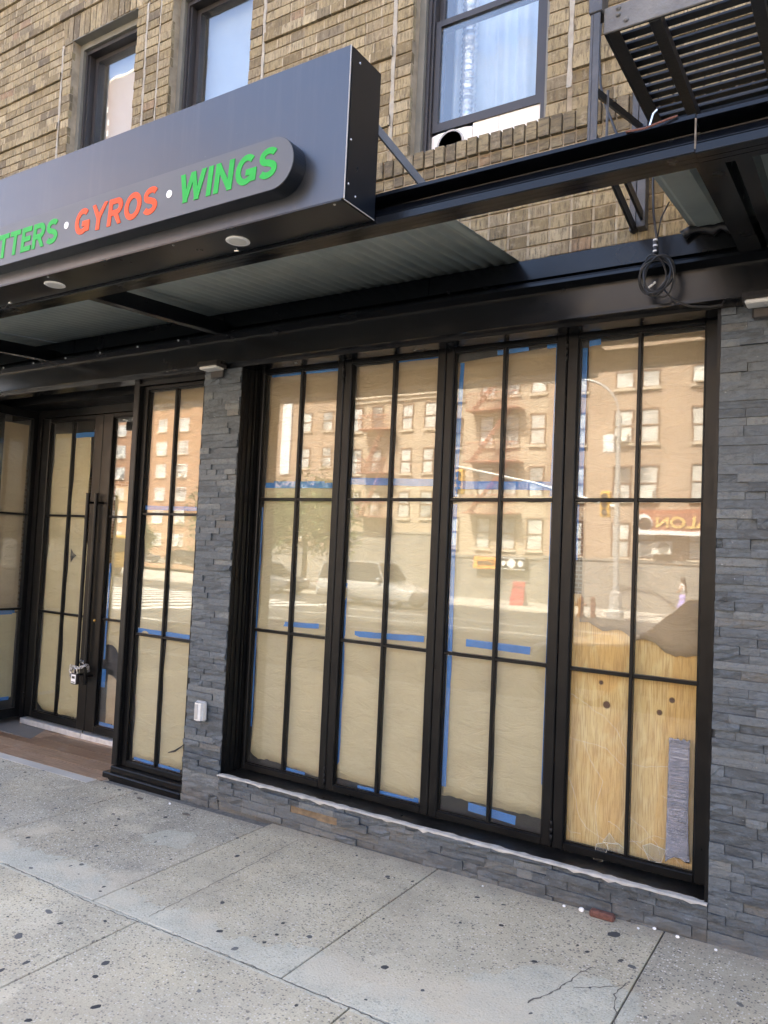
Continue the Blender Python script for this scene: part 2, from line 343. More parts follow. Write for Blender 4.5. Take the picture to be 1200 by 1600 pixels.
def m_paper(name, c0, c1):
    t = NT(name); p = t.pos()
    n = t.noise(t.mapp(p,(1,1,2.2)), 3.5, 6, .62, .4); c = t.mix(t.ramp(n,[(.3,0),(.7,1)]), c0, c1); ob_ = t.n('ShaderNodeObjectInfo').outputs['Random']; c = t.mix(t.math('MULTIPLY', ob_, .35), c, tuple(x*.72 for x in c0))
    fb = t.noise(t.mapp(p,(1,1,.3)), 160, 3, .7); c = t.mix(t.ramp(fb,[(.3,.18),(.5,0)]), c, tuple(x*.6 for x in c0))
    wr = t.noise(t.mapp(p,(1,1,2.6),(0,0,0),(0,.35,0)), 5.5, 6, .6, .9)
    st = t.noise(p, 11, 5, .7); c = t.mix(t.ramp(st,[(.68,0),(.8,.3)]), c, (.2,.14,.07))
    b = t.bsdf(c, .72, 0, t.bump(t.math('ADD', wr, t.math('MULTIPLY', fb, .04)), .6, .02), .3); return t.m
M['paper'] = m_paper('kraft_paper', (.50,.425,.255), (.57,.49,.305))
M['paper_refl'] = m_paper('kraft_paper_reflection_tint', (.41,.31,.195), (.48,.37,.24))  # browner copy of the kraft paper: reflected tint put into the colour
def m_ply():
    t = NT('plywood'); p = t.pos(); s = t.sep(p)
    q = t.mapp(p, (1,1,.22)); dst = t.noise(q, 5, 3, .5, .6)
    def knot(x, z, r):
        dx = t.math('SUBTRACT', s[0], x); dz = t.math('MULTIPLY', t.math('SUBTRACT', s[2], z), .33)
        d = t.math('SQRT', t.math('ADD', t.math('POWER', dx, 2), t.math('POWER', dz, 2)))
        ex = t.math('SUBTRACT', s[2], z); d2 = t.math('SQRT', t.math('ADD', t.math('POWER', dx, 2), t.math('POWER', ex, 2)))
        return d, t.ramp(d2, [(r*.75,1),(r,0)])
    d1, k1 = knot(-1.105,.80,.021); d2, k2 = knot(-1.135,.905,.013); d3, k3 = knot(-.855,.80,.015); d4, k4 = knot(-.80,.865,.015)
    fld = t.math('MINIMUM', t.math('MINIMUM', d1, d3), t.math('MINIMUM', t.math('ADD', d2, .04), t.math('ADD', d4, .05)))
    e1, _ = knot(-1.10,.45,.02); e2, _ = knot(-.90,.50,.02)
    fld = t.math('MINIMUM', fld, t.math('MINIMUM', t.math('ADD', e1, .03), t.math('ADD', e2, .02)))
    w = t.math('SINE', t.math('MULTIPLY', t.math('ADD', fld, t.math('MULTIPLY', dst, .22)), 120))
    c = t.mix(t.ramp(w,[(.15,0),(.9,1)]), (.72,.52,.22), (.78,.60,.28))
    big = t.noise(q, 3, 4, .5, 1.2); c = t.mix(t.ramp(big,[(.49,0),(.54,.6)]), c, (.70,.41,.11))
    fine = t.noise(t.mapp(p,(1,1,.05)), 190, 3); c = t.mix(t.ramp(fine,[(.38,.55),(.52,0)]), c, (.40,.22,.07))
    k = t.math('MAXIMUM', t.math('MAXIMUM', k1, k2), t.math('MAXIMUM', k3, k4)); c = t.mix(k, c, (.09,.04,.018))
    t.bsdf(c, .6, 0, t.bump(fine, .1, .003), .35); return t.m
M['ply'] = m_ply()
def m_duct():
    t = NT('silver_duct_tape'); p = t.pos(); n = t.noise(t.mapp(p,(.3,1,4)), 26, 5, .7, .4)
    c = t.mix(t.ramp(n,[(.35,0),(.7,1)]), (.42,.42,.46), (.56,.56,.60))
    t.bsdf(c, .25, .75, t.bump(n, 1.0, .02), .6); return t.m
M['ducttape'] = m_duct()
def m_corr():
    t = NT('galvanised_corrugated'); p = t.pos(); n = t.noise(p, 5, 6, .6)
    c = t.mix(t.ramp(n,[(.35,0),(.7,1)]), (.23,.265,.255), (.30,.335,.32)); t.bsdf(c, .5, .15, t.bump(t.noise(p,70,3),.06,.004), .5); return t.m
M['corr'] = m_corr()
def m_tile():
    t = NT('wood_look_tile'); p = t.pos(); r = t.wn(t.math('MULTIPLY', t.rnd(), 33.3)); g = t.noise(t.mapp(p,(.6,9,1)), 9, 6, .65, 1.0)
    c = t.ramp(r,[(0,(.16,.095,.055)),(.5,(.28,.175,.105)),(1,(.42,.29,.19))]); c = t.mix(t.ramp(g,[(.38,.65),(.58,0)]), c, (.13,.075,.045))
    c = t.mix(t.ramp(t.noise(p,6,5),[(.55,0),(.8,.35)]), c, (.36,.32,.28))
    t.bsdf(c, .5, 0, t.bump(g,.2,.004), .4); return t.m
M['tile'] = m_tile()
M['asphalt'] = pbr('asphalt', (.075,.073,.07), .9, .25, 2, .4, 120)
M['roadpaint'] = pbr('road_paint', (.62,.6,.56), .8, .2, 5, .2)
M['farconc'] = pbr('far_concrete', (.42,.39,.34), .9, .15, 2, .2)

def gz(x, y):                                      # sidewalk level: falls to the left and to the street
    return -.09 + .0165*(x+.6) + .012*y

# ================================================================== THE SETTING: ground, sidewalk, road
mb = MB(); g = 600
mb.add([(-g,-g,-2.2),(g,-g,-2.2),(g,g,-2.2),(-g,g,-2.2)], [(0,1,2,3)]); struct(mb, 'ground', M['farconc'])
def gsheet(x0, x1, y0, y1, dz=0, th=.02, zf=gz):
    b = MB(); c = [(x0,y0),(x1,y0),(x1,y1),(x0,y1)]
    b.add([(x,y,zf(x,y)+dz-th) for x,y in c]+[(x,y,zf(x,y)+dz) for x,y in c], [(0,3,2,1),(4,5,6,7),(0,1,5,4),(1,2,6,5),(2,3,7,6),(3,0,4,7)]); return b
KERB = -5.0
def rz(x, y): return gz(x, KERB) - .14 + (.022*(y-KERB) if y > -27 else .022*(-27-KERB))*1.0 - .0165*(x+.6)*.9
side = struct(gsheet(-30, 14, KERB+.16, .3, -.012, .2), 'sidewalk', M['joint'])
JG = .0035
def slab(x0, x1, y0, y1, mat):
    # slab with a chamfered arris; joints stay recessed between slabs
    b = MB(); ch = .003; o = []
    for ins, dz in ((JG,-.02),(JG,-ch),(JG+ch,0)):
        for x, y in ((x0+ins,y0+ins),(x1-ins,y0+ins),(x1-ins,y1-ins),(x0+ins,y1-ins)): o.append((x,y,gz(x,y)+dz+.0))
    fs = [(8,9,10,11)]
    for k in range(2):
        for i in range(4): j = (i+1)%4; fs.append((k*4+i,k*4+j,k*4+4+j,k*4+4+i))
    b.add(o, fs); return b.build('slab', mat, side)
r1 = [-9.7,-8.57,-7.45,-6.33,-5.22,-4.1,-2.99,-1.88,-.76,.35,1.46,2.6]
for i in range(len(r1)-1): slab(r1[i], r1[i+1], -1.24, .0 if r1[i] > -4 else -.07, M['conca'] if r1[i] < -4.05 or r1[i] > -.8 else M['conc'])
r2 = [-8.2,-7.1,-6.0,-4.9,-3.78,-2.67,-1.56,-.45,.66,1.77,2.9]
for j in range(3):
    for i in range(len(r2)-1): slab(r2[i], r2[i+1], -1.24-1.2*(j+1), -1.24-1.2*j, M['conc'])
b = MB()
b = gsheet(-30, 14, KERB, KERB+.155, 0, .35); struct(b, 'kerb', M['farconc'])
road = MB(); xs = lin(-220, 220, 12); ys = [KERB, -12, -20, -27, -28]
road.add([(x,y,rz(0,y)) for y in ys for x in xs], [(j*12+i, (j+1)*12+i, (j+1)*12+i+1, j*12+i+1) for j in range(4) for i in range(11)])
road = struct(road, 'road', M['asphalt'])
def rbox(x0, x1, y0, y1, name, mat, par, dz=.004):
    b = MB(); b.add([(x,y,rz(0,y)+dz) for x,y in ((x0,y0),(x1,y0),(x1,y1),(x0,y1))], [(0,1,2,3)]); return b.build(name, mat, par)
for y in (-9.0,-12.2,-15.5,-18.6): rbox(-70, 30, y-.07, y+.07, 'lane_line', M['roadpaint'], road)
for k in range(9): rbox(-18-k*1.2, -17.4-k*1.2, -20, -8, 'crossing_bar', M['roadpaint'], road, .005)
FZ = -.70
b = MB().box(-220, 220, -36, -27.0, FZ-.5, FZ); struct(b, 'far_pavement', M['farconc'])
# gum, cracks
gumv = []
for k in range(6):
    n = 9; pts = [(math.cos(2*math.pi*i/n)*U(.75,1.1), math.sin(2*math.pi*i/n)*U(.6,1.0)) for i in range(n)]
    me = bpy.data.meshes.new('gum_spot'); me.from_pydata([(x,y,0) for x,y in pts]+[(x*.8,y*.8,1) for x,y in pts], [], [tuple(range(n,2*n))]+[(i,(i+1)%n,n+(i+1)%n,n+i) for i in range(n)])
    me.materials.append(M['gum']); gumv.append(me)
gum = [(-2.96,-1.62,.035),(-2.75,-1.72,.02),(-2.29,-1.75,.022),(-2.17,-1.18,.02),(-1.60,-.95,.02),(-.93,-.16,.035),(-.85,-.36,.02),(-.80,-.38,.022),(-3.05,-1.42,.03),(-2.5,-1.55,.022)]
while len(gum) < 290:
    x = U(-5.6,.0); y = -U(.08,1)**1.2*2.2
    gum.append((x,y,U(.005,.012) if random.random() < .7 else U(.012,.02)))
for i, (x,y,r) in enumerate(gum):
    o = bpy.data.objects.new('gum_spot', gumv[i%6]); COL.objects.link(o); o.parent = side; o.location = (x,y,gz(x,y)-.0003); o.scale = (r,r*U(.6,1),.0016); o.rotation_euler = (0,0,U(0,6))
def crack(pts, w, name='crack'):
    b = MB(); P = []
    for i in range(len(pts)-1):
        (x0,y0),(x1,y1) = pts[i], pts[i+1]; n = max(3, int(math.hypot(x1-x0,y1-y0)/.02))
        for k in range(n): t = k/n; P.append((x0+(x1-x0)*t+U(-.006,.006), y0+(y1-y0)*t+U(-.006,.006)))
    P.append(pts[-1]); vs = []
    for i, (x,y) in enumerate(P):
        a = P[min(i+1,len(P)-1)]; c = P[max(i-1,0)]; dx, dy = a[0]-c[0], a[1]-c[1]; L = math.hypot(dx,dy)+1e-6; ww = w*U(.3,1.1)
        vs += [(x-dy/L*ww,y+dx/L*ww,gz(x,y)+.0012),(x+dy/L*ww,y-dx/L*ww,gz(x,y)+.0012)]
    b.add(vs, [(2*i,2*i+1,2*i+3,2*i+2) for i in range(len(P)-1)]); return b.build(name, M['crackm'], side)
crack([(-1.05,-.86),(-.985,-.70),(-.945,-.52),(-.93,-.48)], .0035); crack([(-.94,-.66),(-.86,-.60),(-.78,-.53)], .0022)
crack([(-.78,-.5),(-.80,-.62),(-.76,-.75),(-.74,-.9)], .003)
crack([(-2.70,-.12),(-2.68,-.6),(-2.66,-1.2)], .0022); crack([(-3.7,-1.24),(-2.9,-1.265),(-2.2,-1.24),(-1.2,-1.25)], .003)
crack([(-3.55,-.02),(-3.52,-.10),(-3.53,-.14)], .006)
# entry floor of wood-look planks, flush with the pavement
M['grout'] = pbr('tile_grout', (.33,.28,.22), .9); fl = struct(gsheet(-6.6, -4.45, -.085, .66, -.004, .15), 'entry_floor', M['grout'])
pw = .148; yy = -.08; row = 0
while yy < .58:
    x = -6.6 - U(0,.8)
    while x < -4.46:
        x1 = x + 1.2; a, c = max(x,-6.59), min(x1,-4.46)
        if c-a > .05:
            y1 = min(yy+pw, .60); gsheet(a+.003, c-.003, yy+.003, y1-.003, .003, .012).build('plank', M['tile'], fl)
        x = x1
    yy += pw
gsheet(-6.9,-4.5,-.16,-.075,.002,.02).build('cement_lip', M['farconc'], fl)

# ================================================================== THE BRICK BUILDING
BX0, BX1, BTOP = -16.0, 9.0, 19.5
bld = thing('apartment_building', 'tan tapestry brick apartment building above the black shopfront', 'building', (-3,0,3))
WIN = [(-5.46,-4.68),(-4.30,-3.52),(-2.26,-1.44)]; WZ0, WZ1 = 3.73, 5.466
BRX0, BRX1, BRZ0, BRZ1 = -7.3, .75, 2.93, 6.6
MY = .007
b = MB()                                            # mortar backing with window openings
edges = [BRX0]+[e for w in WIN for e in w]+[BRX1]
b.box(BRX0,BRX1,MY,.3,BRZ0,WZ0-.005); b.box(BRX0,BRX1,MY,.3,WZ1+.0,BRZ1)
for i in range(0,len(edges),2): b.box(edges[i],edges[i+1],MY,.3,WZ0-.005,WZ1)
wall = b.build('wall', M['mortar'], bld)
b = MB(); b.box(BX0,BRX0,0,.3,2.93,BTOP); b.box(BRX1,BX1,0,.3,2.93,BTOP); b.box(BRX0,BRX1,0,.3,BRZ1,BTOP)
b.build('upper_wall', M['brickwall'], bld)
b = MB(); b.box(BX0,BX1,9,9.3,-2.3,BTOP); b.box(BX0,BX0+.3,.3,9,-2.3,BTOP); b.box(BX1-.3,BX1,.3,9,-2.3,BTOP); b.box(BX0,BX1,.3,9,BTOP-.3,BTOP)
b.build('rear_wall', M['brickwall'], bld)
MB().box(BX0+.3,BX1-.3,.3,9,2.95,3.15).build('floor_slab', M['intwall'], bld)
MB().box(BX0+.3,BX1-.3,.3,9,6.2,6.4).build('ceiling_slab', M['intwall'], bld)
MB().box(BX0+.3,BX1-.3,2.4,2.5,3.15,6.2).build('room_partition', M['roomblue'], bld)

hj = []; bricks = []                                         # (x0,x1,z0,z1,proud,kind)
def course(x0, x1, z, h, proud, seed):
    rr = random.Random(seed); x = x0; j = .011; first = True
    while x < x1-.03:
        w = rr.choice([.2,.098,.098,.15,.098]) if not first else rr.choice([.098,.2,.15]); first = False
        e = min(x+w, x1)
        if x1-e < .05: e = x1
        bricks.append((x, e, z, z+h, proud+rr.uniform(-.003,.003), 0)); hj.append((e,e+j,z+.002,z+h-.002,proud)); x = e+j
def stack(x0, x1, z0, z1, pitch, h, proud=0):
    z = z0
    while z+h <= z1+.01:
        bricks.append((x0+U(-.002,.002), x1+U(-.002,.002), z, z+h, proud+U(-.003,.003), 0)); z += pitch
CP, CH = .0685, .0605
z = 2.94
while z+CH < 3.56:                                  # stacked headers above the canopy
    x = -3.4
    while x < .7: bricks.append((x,x+.098+U(-.002,.002),z,z+.061,U(-.003,.004),0)); hj.append((x+.099,x+.1115,z+.001,z+.060,0)); x += .1115
    z += .0700
x = -3.4
while x < .7:                                       # rowlock sill course and the narrow course below it
    bricks.append((x,x+.056,3.632,3.728,.016+U(-.005,.005),1)); bricks.append((x,x+.057,3.568,3.622,U(-.004,.006),1)); x += .0665
cols = [(BRX0,-5.46-.135,'f'),(-5.46-.105,-5.46,'s'),(-4.68,-4.58,'s'),(-4.553,-4.433,'s'),(-4.415,-4.30,'s'),(-3.52,-3.415,'s'),
        (-3.385,-2.26-.135,'f'),(-2.365,-2.26,'s'),(-1.44,-1.335,'s'),(-1.305,BRX1,'f')]
for x0,x1,k in cols:
    n = int((WZ1-3.735)/CP)+1
    for i in range(n):
        z = 3.737+i*CP
        if k == 's': bricks.append((x0+U(-.003,.003),x1+U(-.003,.003),z,z+CH,U(-.004,.005),0))
        else: course(x0,x1,z,CH,.015 if i%6 == 3 else 0, int(1000*abs(x0))+i)
for x in lin(-5.56,-4.60,15): bricks.append((x-.030,x+.030,5.47,5.668,U(-.003,.004),0))   # soldier course over the first window
z = 5.47; i = 0
while z < BRZ1-.06:
    if z < 5.66: course(BRX0,-5.60,z,CH,0,900+i); course(-4.56,BRX1,z,CH,0,940+i)
    else: course(BRX0,BRX1,z,CH,.015 if i%6 == 3 else 0,980+i)
    z += CP; i += 1
def proj(p):
    d = Vector(p)-CAM; w = d.dot(CF); return (600+FPX*d.dot(CR)/w, 800-FPX*d.dot(CU)/w, w)
def brick_mesh(b, x0,x1,z0,z1,pr):
    c = .0022; y0 = -pr; q = lambda: U(-.0022,.0022)
    F = [(x0+c+q(),y0,z0+c+q()),(x1-c+q(),y0,z0+c+q()),(x1-c+q(),y0,z1-c+q()),(x0+c+q(),y0,z1-c+q())]
    E_ = [(x0+q(),y0+c,z0),(x1+q(),y0+c,z0),(x1+q(),y0+c,z1),(x0+q(),y0+c,z1)]; B = [(x0,.03,z0),(x1,.03,z0),(x1,.03,z1),(x0,.03,z1)]
    b.add(F+E_+B, [(0,1,2,3)]+[(4+i,4+(i+1)%4,(i+1)%4,i) for i in range(4)]+[(8+i,8+(i+1)%4,4+(i+1)%4,4+i) for i in range(4)])
vis = []
for bk in bricks:
    u, v, w = proj(((bk[0]+bk[1])/2, 0, (bk[2]+bk[3])/2))
    inside = -10 < u < 1210 and -10 < v < 410
    hid = (u < 560 and v > 285-.386*u) or (540 < u < 600 and v > 69+(u-540)*.8 and v < 300) or (v > 300-.25*(u-600) and v < 345-.25*(u-600) and u > 590)
    vis.append((0 if inside and not hid else 1, w/math.sqrt((bk[1]-bk[0])*(bk[3]-bk[2])), bk))
vis.sort(key=lambda t: (t[0], t[1]))
rest = {0: MB(), 1: MB()}
for n, (_, _, bk) in enumerate(vis):
    if n < 300:
        b = MB(); brick_mesh(b, *bk[:5]); b.build('brick', M['brickh' if bk[5] else 'brick'], wall)
    else: brick_mesh(rest[bk[5]], *bk[:5])
b = MB()
for x0_,x1_,z0_,z1_,p_ in hj: b.add([(x0_,.001-p_+U(-.002,.002),z0_+U(0,.006)),(x1_,.001-p_,z0_),(x1_,.001-p_+U(-.002,.002),z1_),(x0_,.001-p_,z1_-U(0,.006)),(x0_,.02,z0_),(x1_,.02,z0_),(x1_,.02,z1_),(x0_,.02,z1_)],[(0,1,2,3),(4,5,1,0),(2,6,7,3)])
tag(b.build('head_joints', M['mortarc'], wall), kind='stuff')
tag(rest[0].build('brickwork', M['brick'], wall), kind='stuff')
if rest[1].v: tag(rest[1].build('sill_brickwork', M['brickh'], wall), kind='stuff')
b = MB()                                            # pale caulked vertical joints beside the windows
def joint(x0, x1, z0, z1):
    m = int((z1-z0)/.05); o = []
    for k in range(m+1):
        z = z0+(z1-z0)*k/m; o += [(x0+U(-.003,.004),-.001+U(-.002,.003),z),(x1+U(-.004,.003),-.001+U(-.002,.003),z)]
    MB().add(o, [(2*i,2*i+1,2*i+3,2*i+2) for i in range(m)]).build('joint', M['mortarw'], wall)
for x0,x1 in ((-2.393,-2.367),(-1.333,-1.308),(-3.413,-3.388),(-4.578,-4.556),(-4.431,-4.417),(-5.592,-5.568)): joint(x0,x1,3.86,5.46)

def window(x0, x1, z0, z1, raised=False, meet=None):
    w = MB().box(x0,x0+.04,.075,.28,z0,z1).box(x1-.04,x1,.075,.28,z0,z1).box(x0+.04,x1-.04,.075,.28,z1-.05,z1).build('window', M['casing'], bld)
    # steel lintel under the bricks
    MB().box(x0-.02,x1+.02,.004,.10,z1-.002,z1+.012).build('lintel', M['casing'], w)
    a, c = x0+.041, x1-.041; t = z1-.052
    f = MB()
    for s in (0,1):
        xa = a if s == 0 else c-.022; f.box(xa,xa+.022,.10,.27,z0,t)
        xb = a+.023 if s == 0 else c-.037; f.box(xb,xb+.014,.115,.26,z0,t-.032)
    f.box(a+.022,c-.022,.10,.27,t-.03,t); f.build('frame', M['winframe'], w)
    a += .038; c -= .038; t -= .032; zm = meet or (z0+t)/2; zb = z0+.012 if not raised else z0+.178
    # upper sash at the back, lower sash in front
    for nm, lo, hi, y in (('upper_sash',zm-.02,t,.165),('lower_sash',zb,zm+.02,.13)):
        sm = MB().box(a,a+.035,y,y+.03,lo,hi).box(c-.035,c,y,y+.03,lo,hi).box(a+.035,c-.035,y,y+.03,lo,lo+.05).box(a+.035,c-.035,y,y+.03,hi-.035,hi).build(nm, M['winframe'], w)
        MB().box(a+.034,c-.034,y+.012,y+.016,lo+.048,hi-.034).build('pane', M['glassup'], w)
    MB().box(x0+.045,x1-.045,.10,.28,z0-.02,z0+.01).build('sill', M['casing'], w)
    # curtain
    if not raised: MB().box(a-.02,c+.02,.30,.304,z0+.02,t+.05).build('blind_backing', M['roomblue'], w); return w  # plain sheet added behind the glass, toned so the reflection dominates
    cu = MB(); n = 60; xs = lin(a-.02,c+.02,n)
    cu.sheet(xs, [z0+.02,z0+.6,t+.05], lambda x,z: (x,.40+.03*math.sin(x*44)+.014*math.sin(x*97+1)+.01*math.sin(z*3+x*9),z), .002)
    cu.build('curtain', M['curtain'], w, True)
    if raised:
        bd = MB(); zt = z0+.176; cx, cz, R = a+.125, z0+.085, .080
        ring = [(cx+R*math.cos(k*math.pi/12), cz+R*math.sin(k*math.pi/12)) for k in range(24)]
        # board in two panels; the left one carries the round duct collar
        bd.box(a+.26,a+.415,.138,.15,z0+.01,zt); bd.box(a+.418,c,.138,.15,z0+.01,zt); bd.build('filler_board', M['board'], w)
        o = []; N = 24
        for k in range(N):
            an = 2*math.pi*k/N; ux, uz = math.cos(an), math.sin(an); k2 = min((.13/abs(ux)) if abs(ux) > 1e-6 else 9, (.084/abs(uz)) if abs(uz) > 1e-6 else 9)
            o += [(cx+R*ux,.138,cz+R*uz),(cx+k2*ux,.138,cz+k2*uz),(cx+R*ux,.15,cz+R*uz),(cx+k2*ux,.15,cz+k2*uz)]
        q = MB().add(o, [f for k in range(N) for j in [((k+1)%N)*4] for f in [(k*4,k*4+1,j+1,j),(k*4+2,j+2,j+3,k*4+3),(k*4,j,j+2,k*4+2)]]); q.build('filler_board', M['board'], w)
        MB().lathe([(R+.004,-.008),(R+.004,.004),(R-.006,.004),(R-.006,-.008)],(cx,.136,cz),28,'y').build('duct_collar', M['plasticgrey'], w)
        MB().lathe([(R-.008,0),(R-.008,.12),(.01,.12)],(cx,.14,cz),24,'y').build('duct_mouth', M['dark'], w)
        for k in range(6):
            zz = cz-R*.8+k*R*.32; hw = math.sqrt(max(0,R*R-(zz-cz)**2))-.006
            MB().box(cx-hw,cx+hw,.143,.145,zz-.0015,zz+.0015).build('duct_grille', M['dark'], w)
        # ribbed foil duct standing behind the glass
        prof = [];
        for k in range(70): prof.append((.042+(.006 if k%2 else -.004)+U(-.003,.003), k*.018))
        MB().lathe(prof,(a+.135,.30,z0+.20),18,'z').build('foil_duct', M['duct'], w)
    return w
window(*WIN[0],WZ0,WZ1); window(*WIN[1],WZ0,WZ1); window(*WIN[2],WZ0,WZ1,True,4.55)

# ================================================================== STONE CLADDING
def stones(th, x0, x1, zb, zt, seed, joined=None, left_free=False, quoin=None, warm=()):
    rr = random.Random(seed); z = zb; rown = 0; cnt = 0
    while z < zt-.012:
        h = rr.choice([.034,.036,.038,.038,.041,.046]); h = min(h, zt-z)
        if zt-z-h < .015: h = zt-z
        x = x0 - (rr.uniform(0,.12) if rown % 2 else 0); first = True
        while x < x1-.005:
            w = rr.choice([.08,.11,.14,.17,.20,.25,.31]); a = max(x,x0); e = min(x+w, x1)
            if x1-e < .05: e = x1
            if e-a > .02:
                pr = rr.choice([.0,.002,.004,.006,.009,.013,.017])*.9
                nx, nz = 4, 3; o = []
                rough = rr.choice([.0008,.0015,.003,.005]); tl = rr.uniform(-.003,.003)
                for j in range(nz):
                    for i in range(nx):
                        fx, fz = i/(nx-1), j/(nz-1); ed = (i in (0,nx-1)) or (j in (0,nz-1))
                        o.append((a+.0008+(e-a-.0016)*fx+(0 if i in (0,nx-1) else rr.uniform(-.012,.012)), -pr+rr.uniform(-rough,rough)+tl*(fx-.5)+(.0012 if ed else 0), z+.0006+(h-.0012)*fz))
                bk = [(a+.0008,.03,z+.0006),(e-.0008,.03,z+.0006),(e-.0008,.03,z+h-.0006),(a+.0008,.03,z+h-.0006)]
                fs = [(j*nx+i,j*nx+i+1,j*nx+nx+i+1,j*nx+nx+i) for j in range(nz-1) for i in range(nx-1)]
                c = len(o)
                fs += [tuple([c,c+1]+[i for i in range(nx-1,-1,-1)]), tuple([c+2,c+3]+[(nz-1)*nx+i for i in range(nx)]),
                       tuple([c+1,c+2]+[j*nx+nx-1 for j in range(nz-1,-1,-1)]), tuple([c+3,c]+[j*nx for j in range(nz)])]
                if joined is not None: joined.add(o+bk, fs); x = x+w if e != x1 else x1; continue
                bb = MB().add(o+bk, fs)
                wm = any(abs((a+e)/2-wx) < w/2+.01 and abs(z+h/2-wz) < .02 and e-a < .23 for wx, wz in warm)
                bb.build('stone', M['slatewarm' if wm else 'slate'], th); cnt += 1
            x = x+w if e != x1 else x1
        z += h; rown += 1
    return cnt
PL = (-3.755,-3.43); PRX = (-.587,.52); OPZ = .070
t1 = thing('stone_pier', 'narrow pier of split grey slate between side window and folding windows', 'pier', (-3.6,0,-.15))
MB().box(PL[0],PL[1],.012,.28,-.2,2.95).build('core', M['slatejoint'], t1); stones(t1, *PL, -.15, 2.70, 5)
t2 = thing('stone_pier', 'wide wall of split grey slate at the right edge', 'pier', (0,0,-.15))
MB().box(PRX[0],6,.012,.28,-.2,2.95).build('core', M['slatejoint'], t2); stones(t2, PRX[0], -.03, -.11, 2.70, 11)
far_ = MB(); stones(t2, -.03, 1.3, -.11, 2.70, 12, far_); tag(far_.build('stonework', M['slate'], t2), kind='stuff')
t3 = thing('stone_sill_wall', 'low wall of split grey slate under the folding windows', 'wall', (-2,0,-.15))
MB().box(PL[1]+.001,PRX[0]-.001,.012,.28,-.2,OPZ-.006).build('core', M['slatejoint'], t3)
stones(t3, PL[1]+.001, PRX[0]-.001, -.155, OPZ-.004, 23, warm=((-2.72,-.02),(-1.03,-.04),(-2.62,-.03)))
b = MB(); b.box(PL[1]+.002,PRX[0]-.002,-.004,.158,OPZ-.004,OPZ+.004); b.build('window_ledge', M['black'], t3)
n = 90; xs = lin(PL[1]-.01,PRX[0]-.001,n); o = []
for x in xs:
    d = U(.0,.003)+(.012*random.random()**9); o += [(x,.014+U(-.006,.010),OPZ+.005),(x,-.010-U(0,.003),OPZ+.004),(x,-.0172-U(0,.001),OPZ-.001),(x,-.0174,OPZ-.003-d)]
MB().add(o, [(4*i+k,4*i+4+k,4*i+5+k,4*i+1+k) for i in range(n-1) for k in range(3)]).build('caulk_bead', M['caulk'], t3, False, False)

# ================================================================== SHOPFRONT
b = MB().box(BX0+.3,BX1-.3,.301,8.9,-.4,-.17); struct(b, 'shop_floor', M['intwall'])
# ---- folding window of four panels
GY0, GY1 = .184, .190
fw = thing('folding_window', 'black folding window of four tall paned panels over the slate sill', 'window', (-2,.16,.075))
b = MB(); b.box(-3.428,-3.424,.0,.26,OPZ+.004,2.70); b.box(-.602,-.588,.0,.26,OPZ+.004,2.70); b.box(-3.424,-.602,.06,.26,2.668,2.72)
for y0,y1,d in ((.03,.05,.006),(.07,.095,.010),(.11,.125,.014),(.135,.15,.018)): b.box(-3.424,-3.424+d,y0,y1,OPZ+.004,2.668); b.box(-3.424+d,-.602,y0+.03,y1+.022,2.668-d*.9,2.668)
b.build('outer_frame', M['black'], fw)
PAN = [(-3.405,-2.7395,-3.378,-2.789),(-2.7355,-2.0415,-2.682,-2.092),(-2.0375,-1.3415,-1.987,-1.395),(-1.3375,-.604,-1.281,-.678)]
ZB, ZT, M1, M2 = .118, 2.622, 1.802, .962
for k,(a,c,g0,g1) in enumerate(PAN):
    p = MB().bbox(a,g0,.155,.21,OPZ+.010,2.658,.005).bbox(g1,c,.155,.21,OPZ+.010,2.658,.005).bbox(g0,g1,.1552,.2098,OPZ+.010,ZB,.004).bbox(g0,g1,.1552,.2098,ZT,2.658,.004).build('panel', M['black'], fw)
    # putty bead round the glass
    MB().box(g0,g0+.007,.172,GY0,ZB,ZT).box(g1-.007,g1,.172,GY0,ZB,ZT).box(g0+.007,g1-.007,.172,GY0,ZB,ZB+.007).box(g0+.007,g1-.007,.172,GY0,ZT-.007,ZT).build('glazing_bead', M['black'], p)
    mx = (g0+g1)/2 + (.006 if k == 0 else 0)
    MB().bbox(mx-.009,mx+.009,.166,.208,ZB,ZT,.003).build('muntin', M['black'], p)
    for zz in (M1,M2):
        MB().bbox(g0,mx-.009,.168,.206,zz-.009,zz+.009,.003).build('muntin', M['black'], p); MB().bbox(mx+.009,g1,.168,.206,zz-.009,zz+.009,.003).build('muntin', M['black'], p)
    MB().box(g0-.008,g1+.008,GY0,GY1,ZB-.008,ZT+.008).build('pane', M['glass'], p)
for x in (-2.7375,-1.3395):
    for z in (.16,2.56): MB().lathe([(.004,-.052),(.008,-.048),(.008,-.018),(.0065,-.017),(.0065,-.015),(.008,-.014),(.008,.014),(.0065,.015),(.0065,.017),(.008,.018),(.008,.048),(.004,.052)],(x,.150,z),10).build('hinge', M['black'], fw, True)
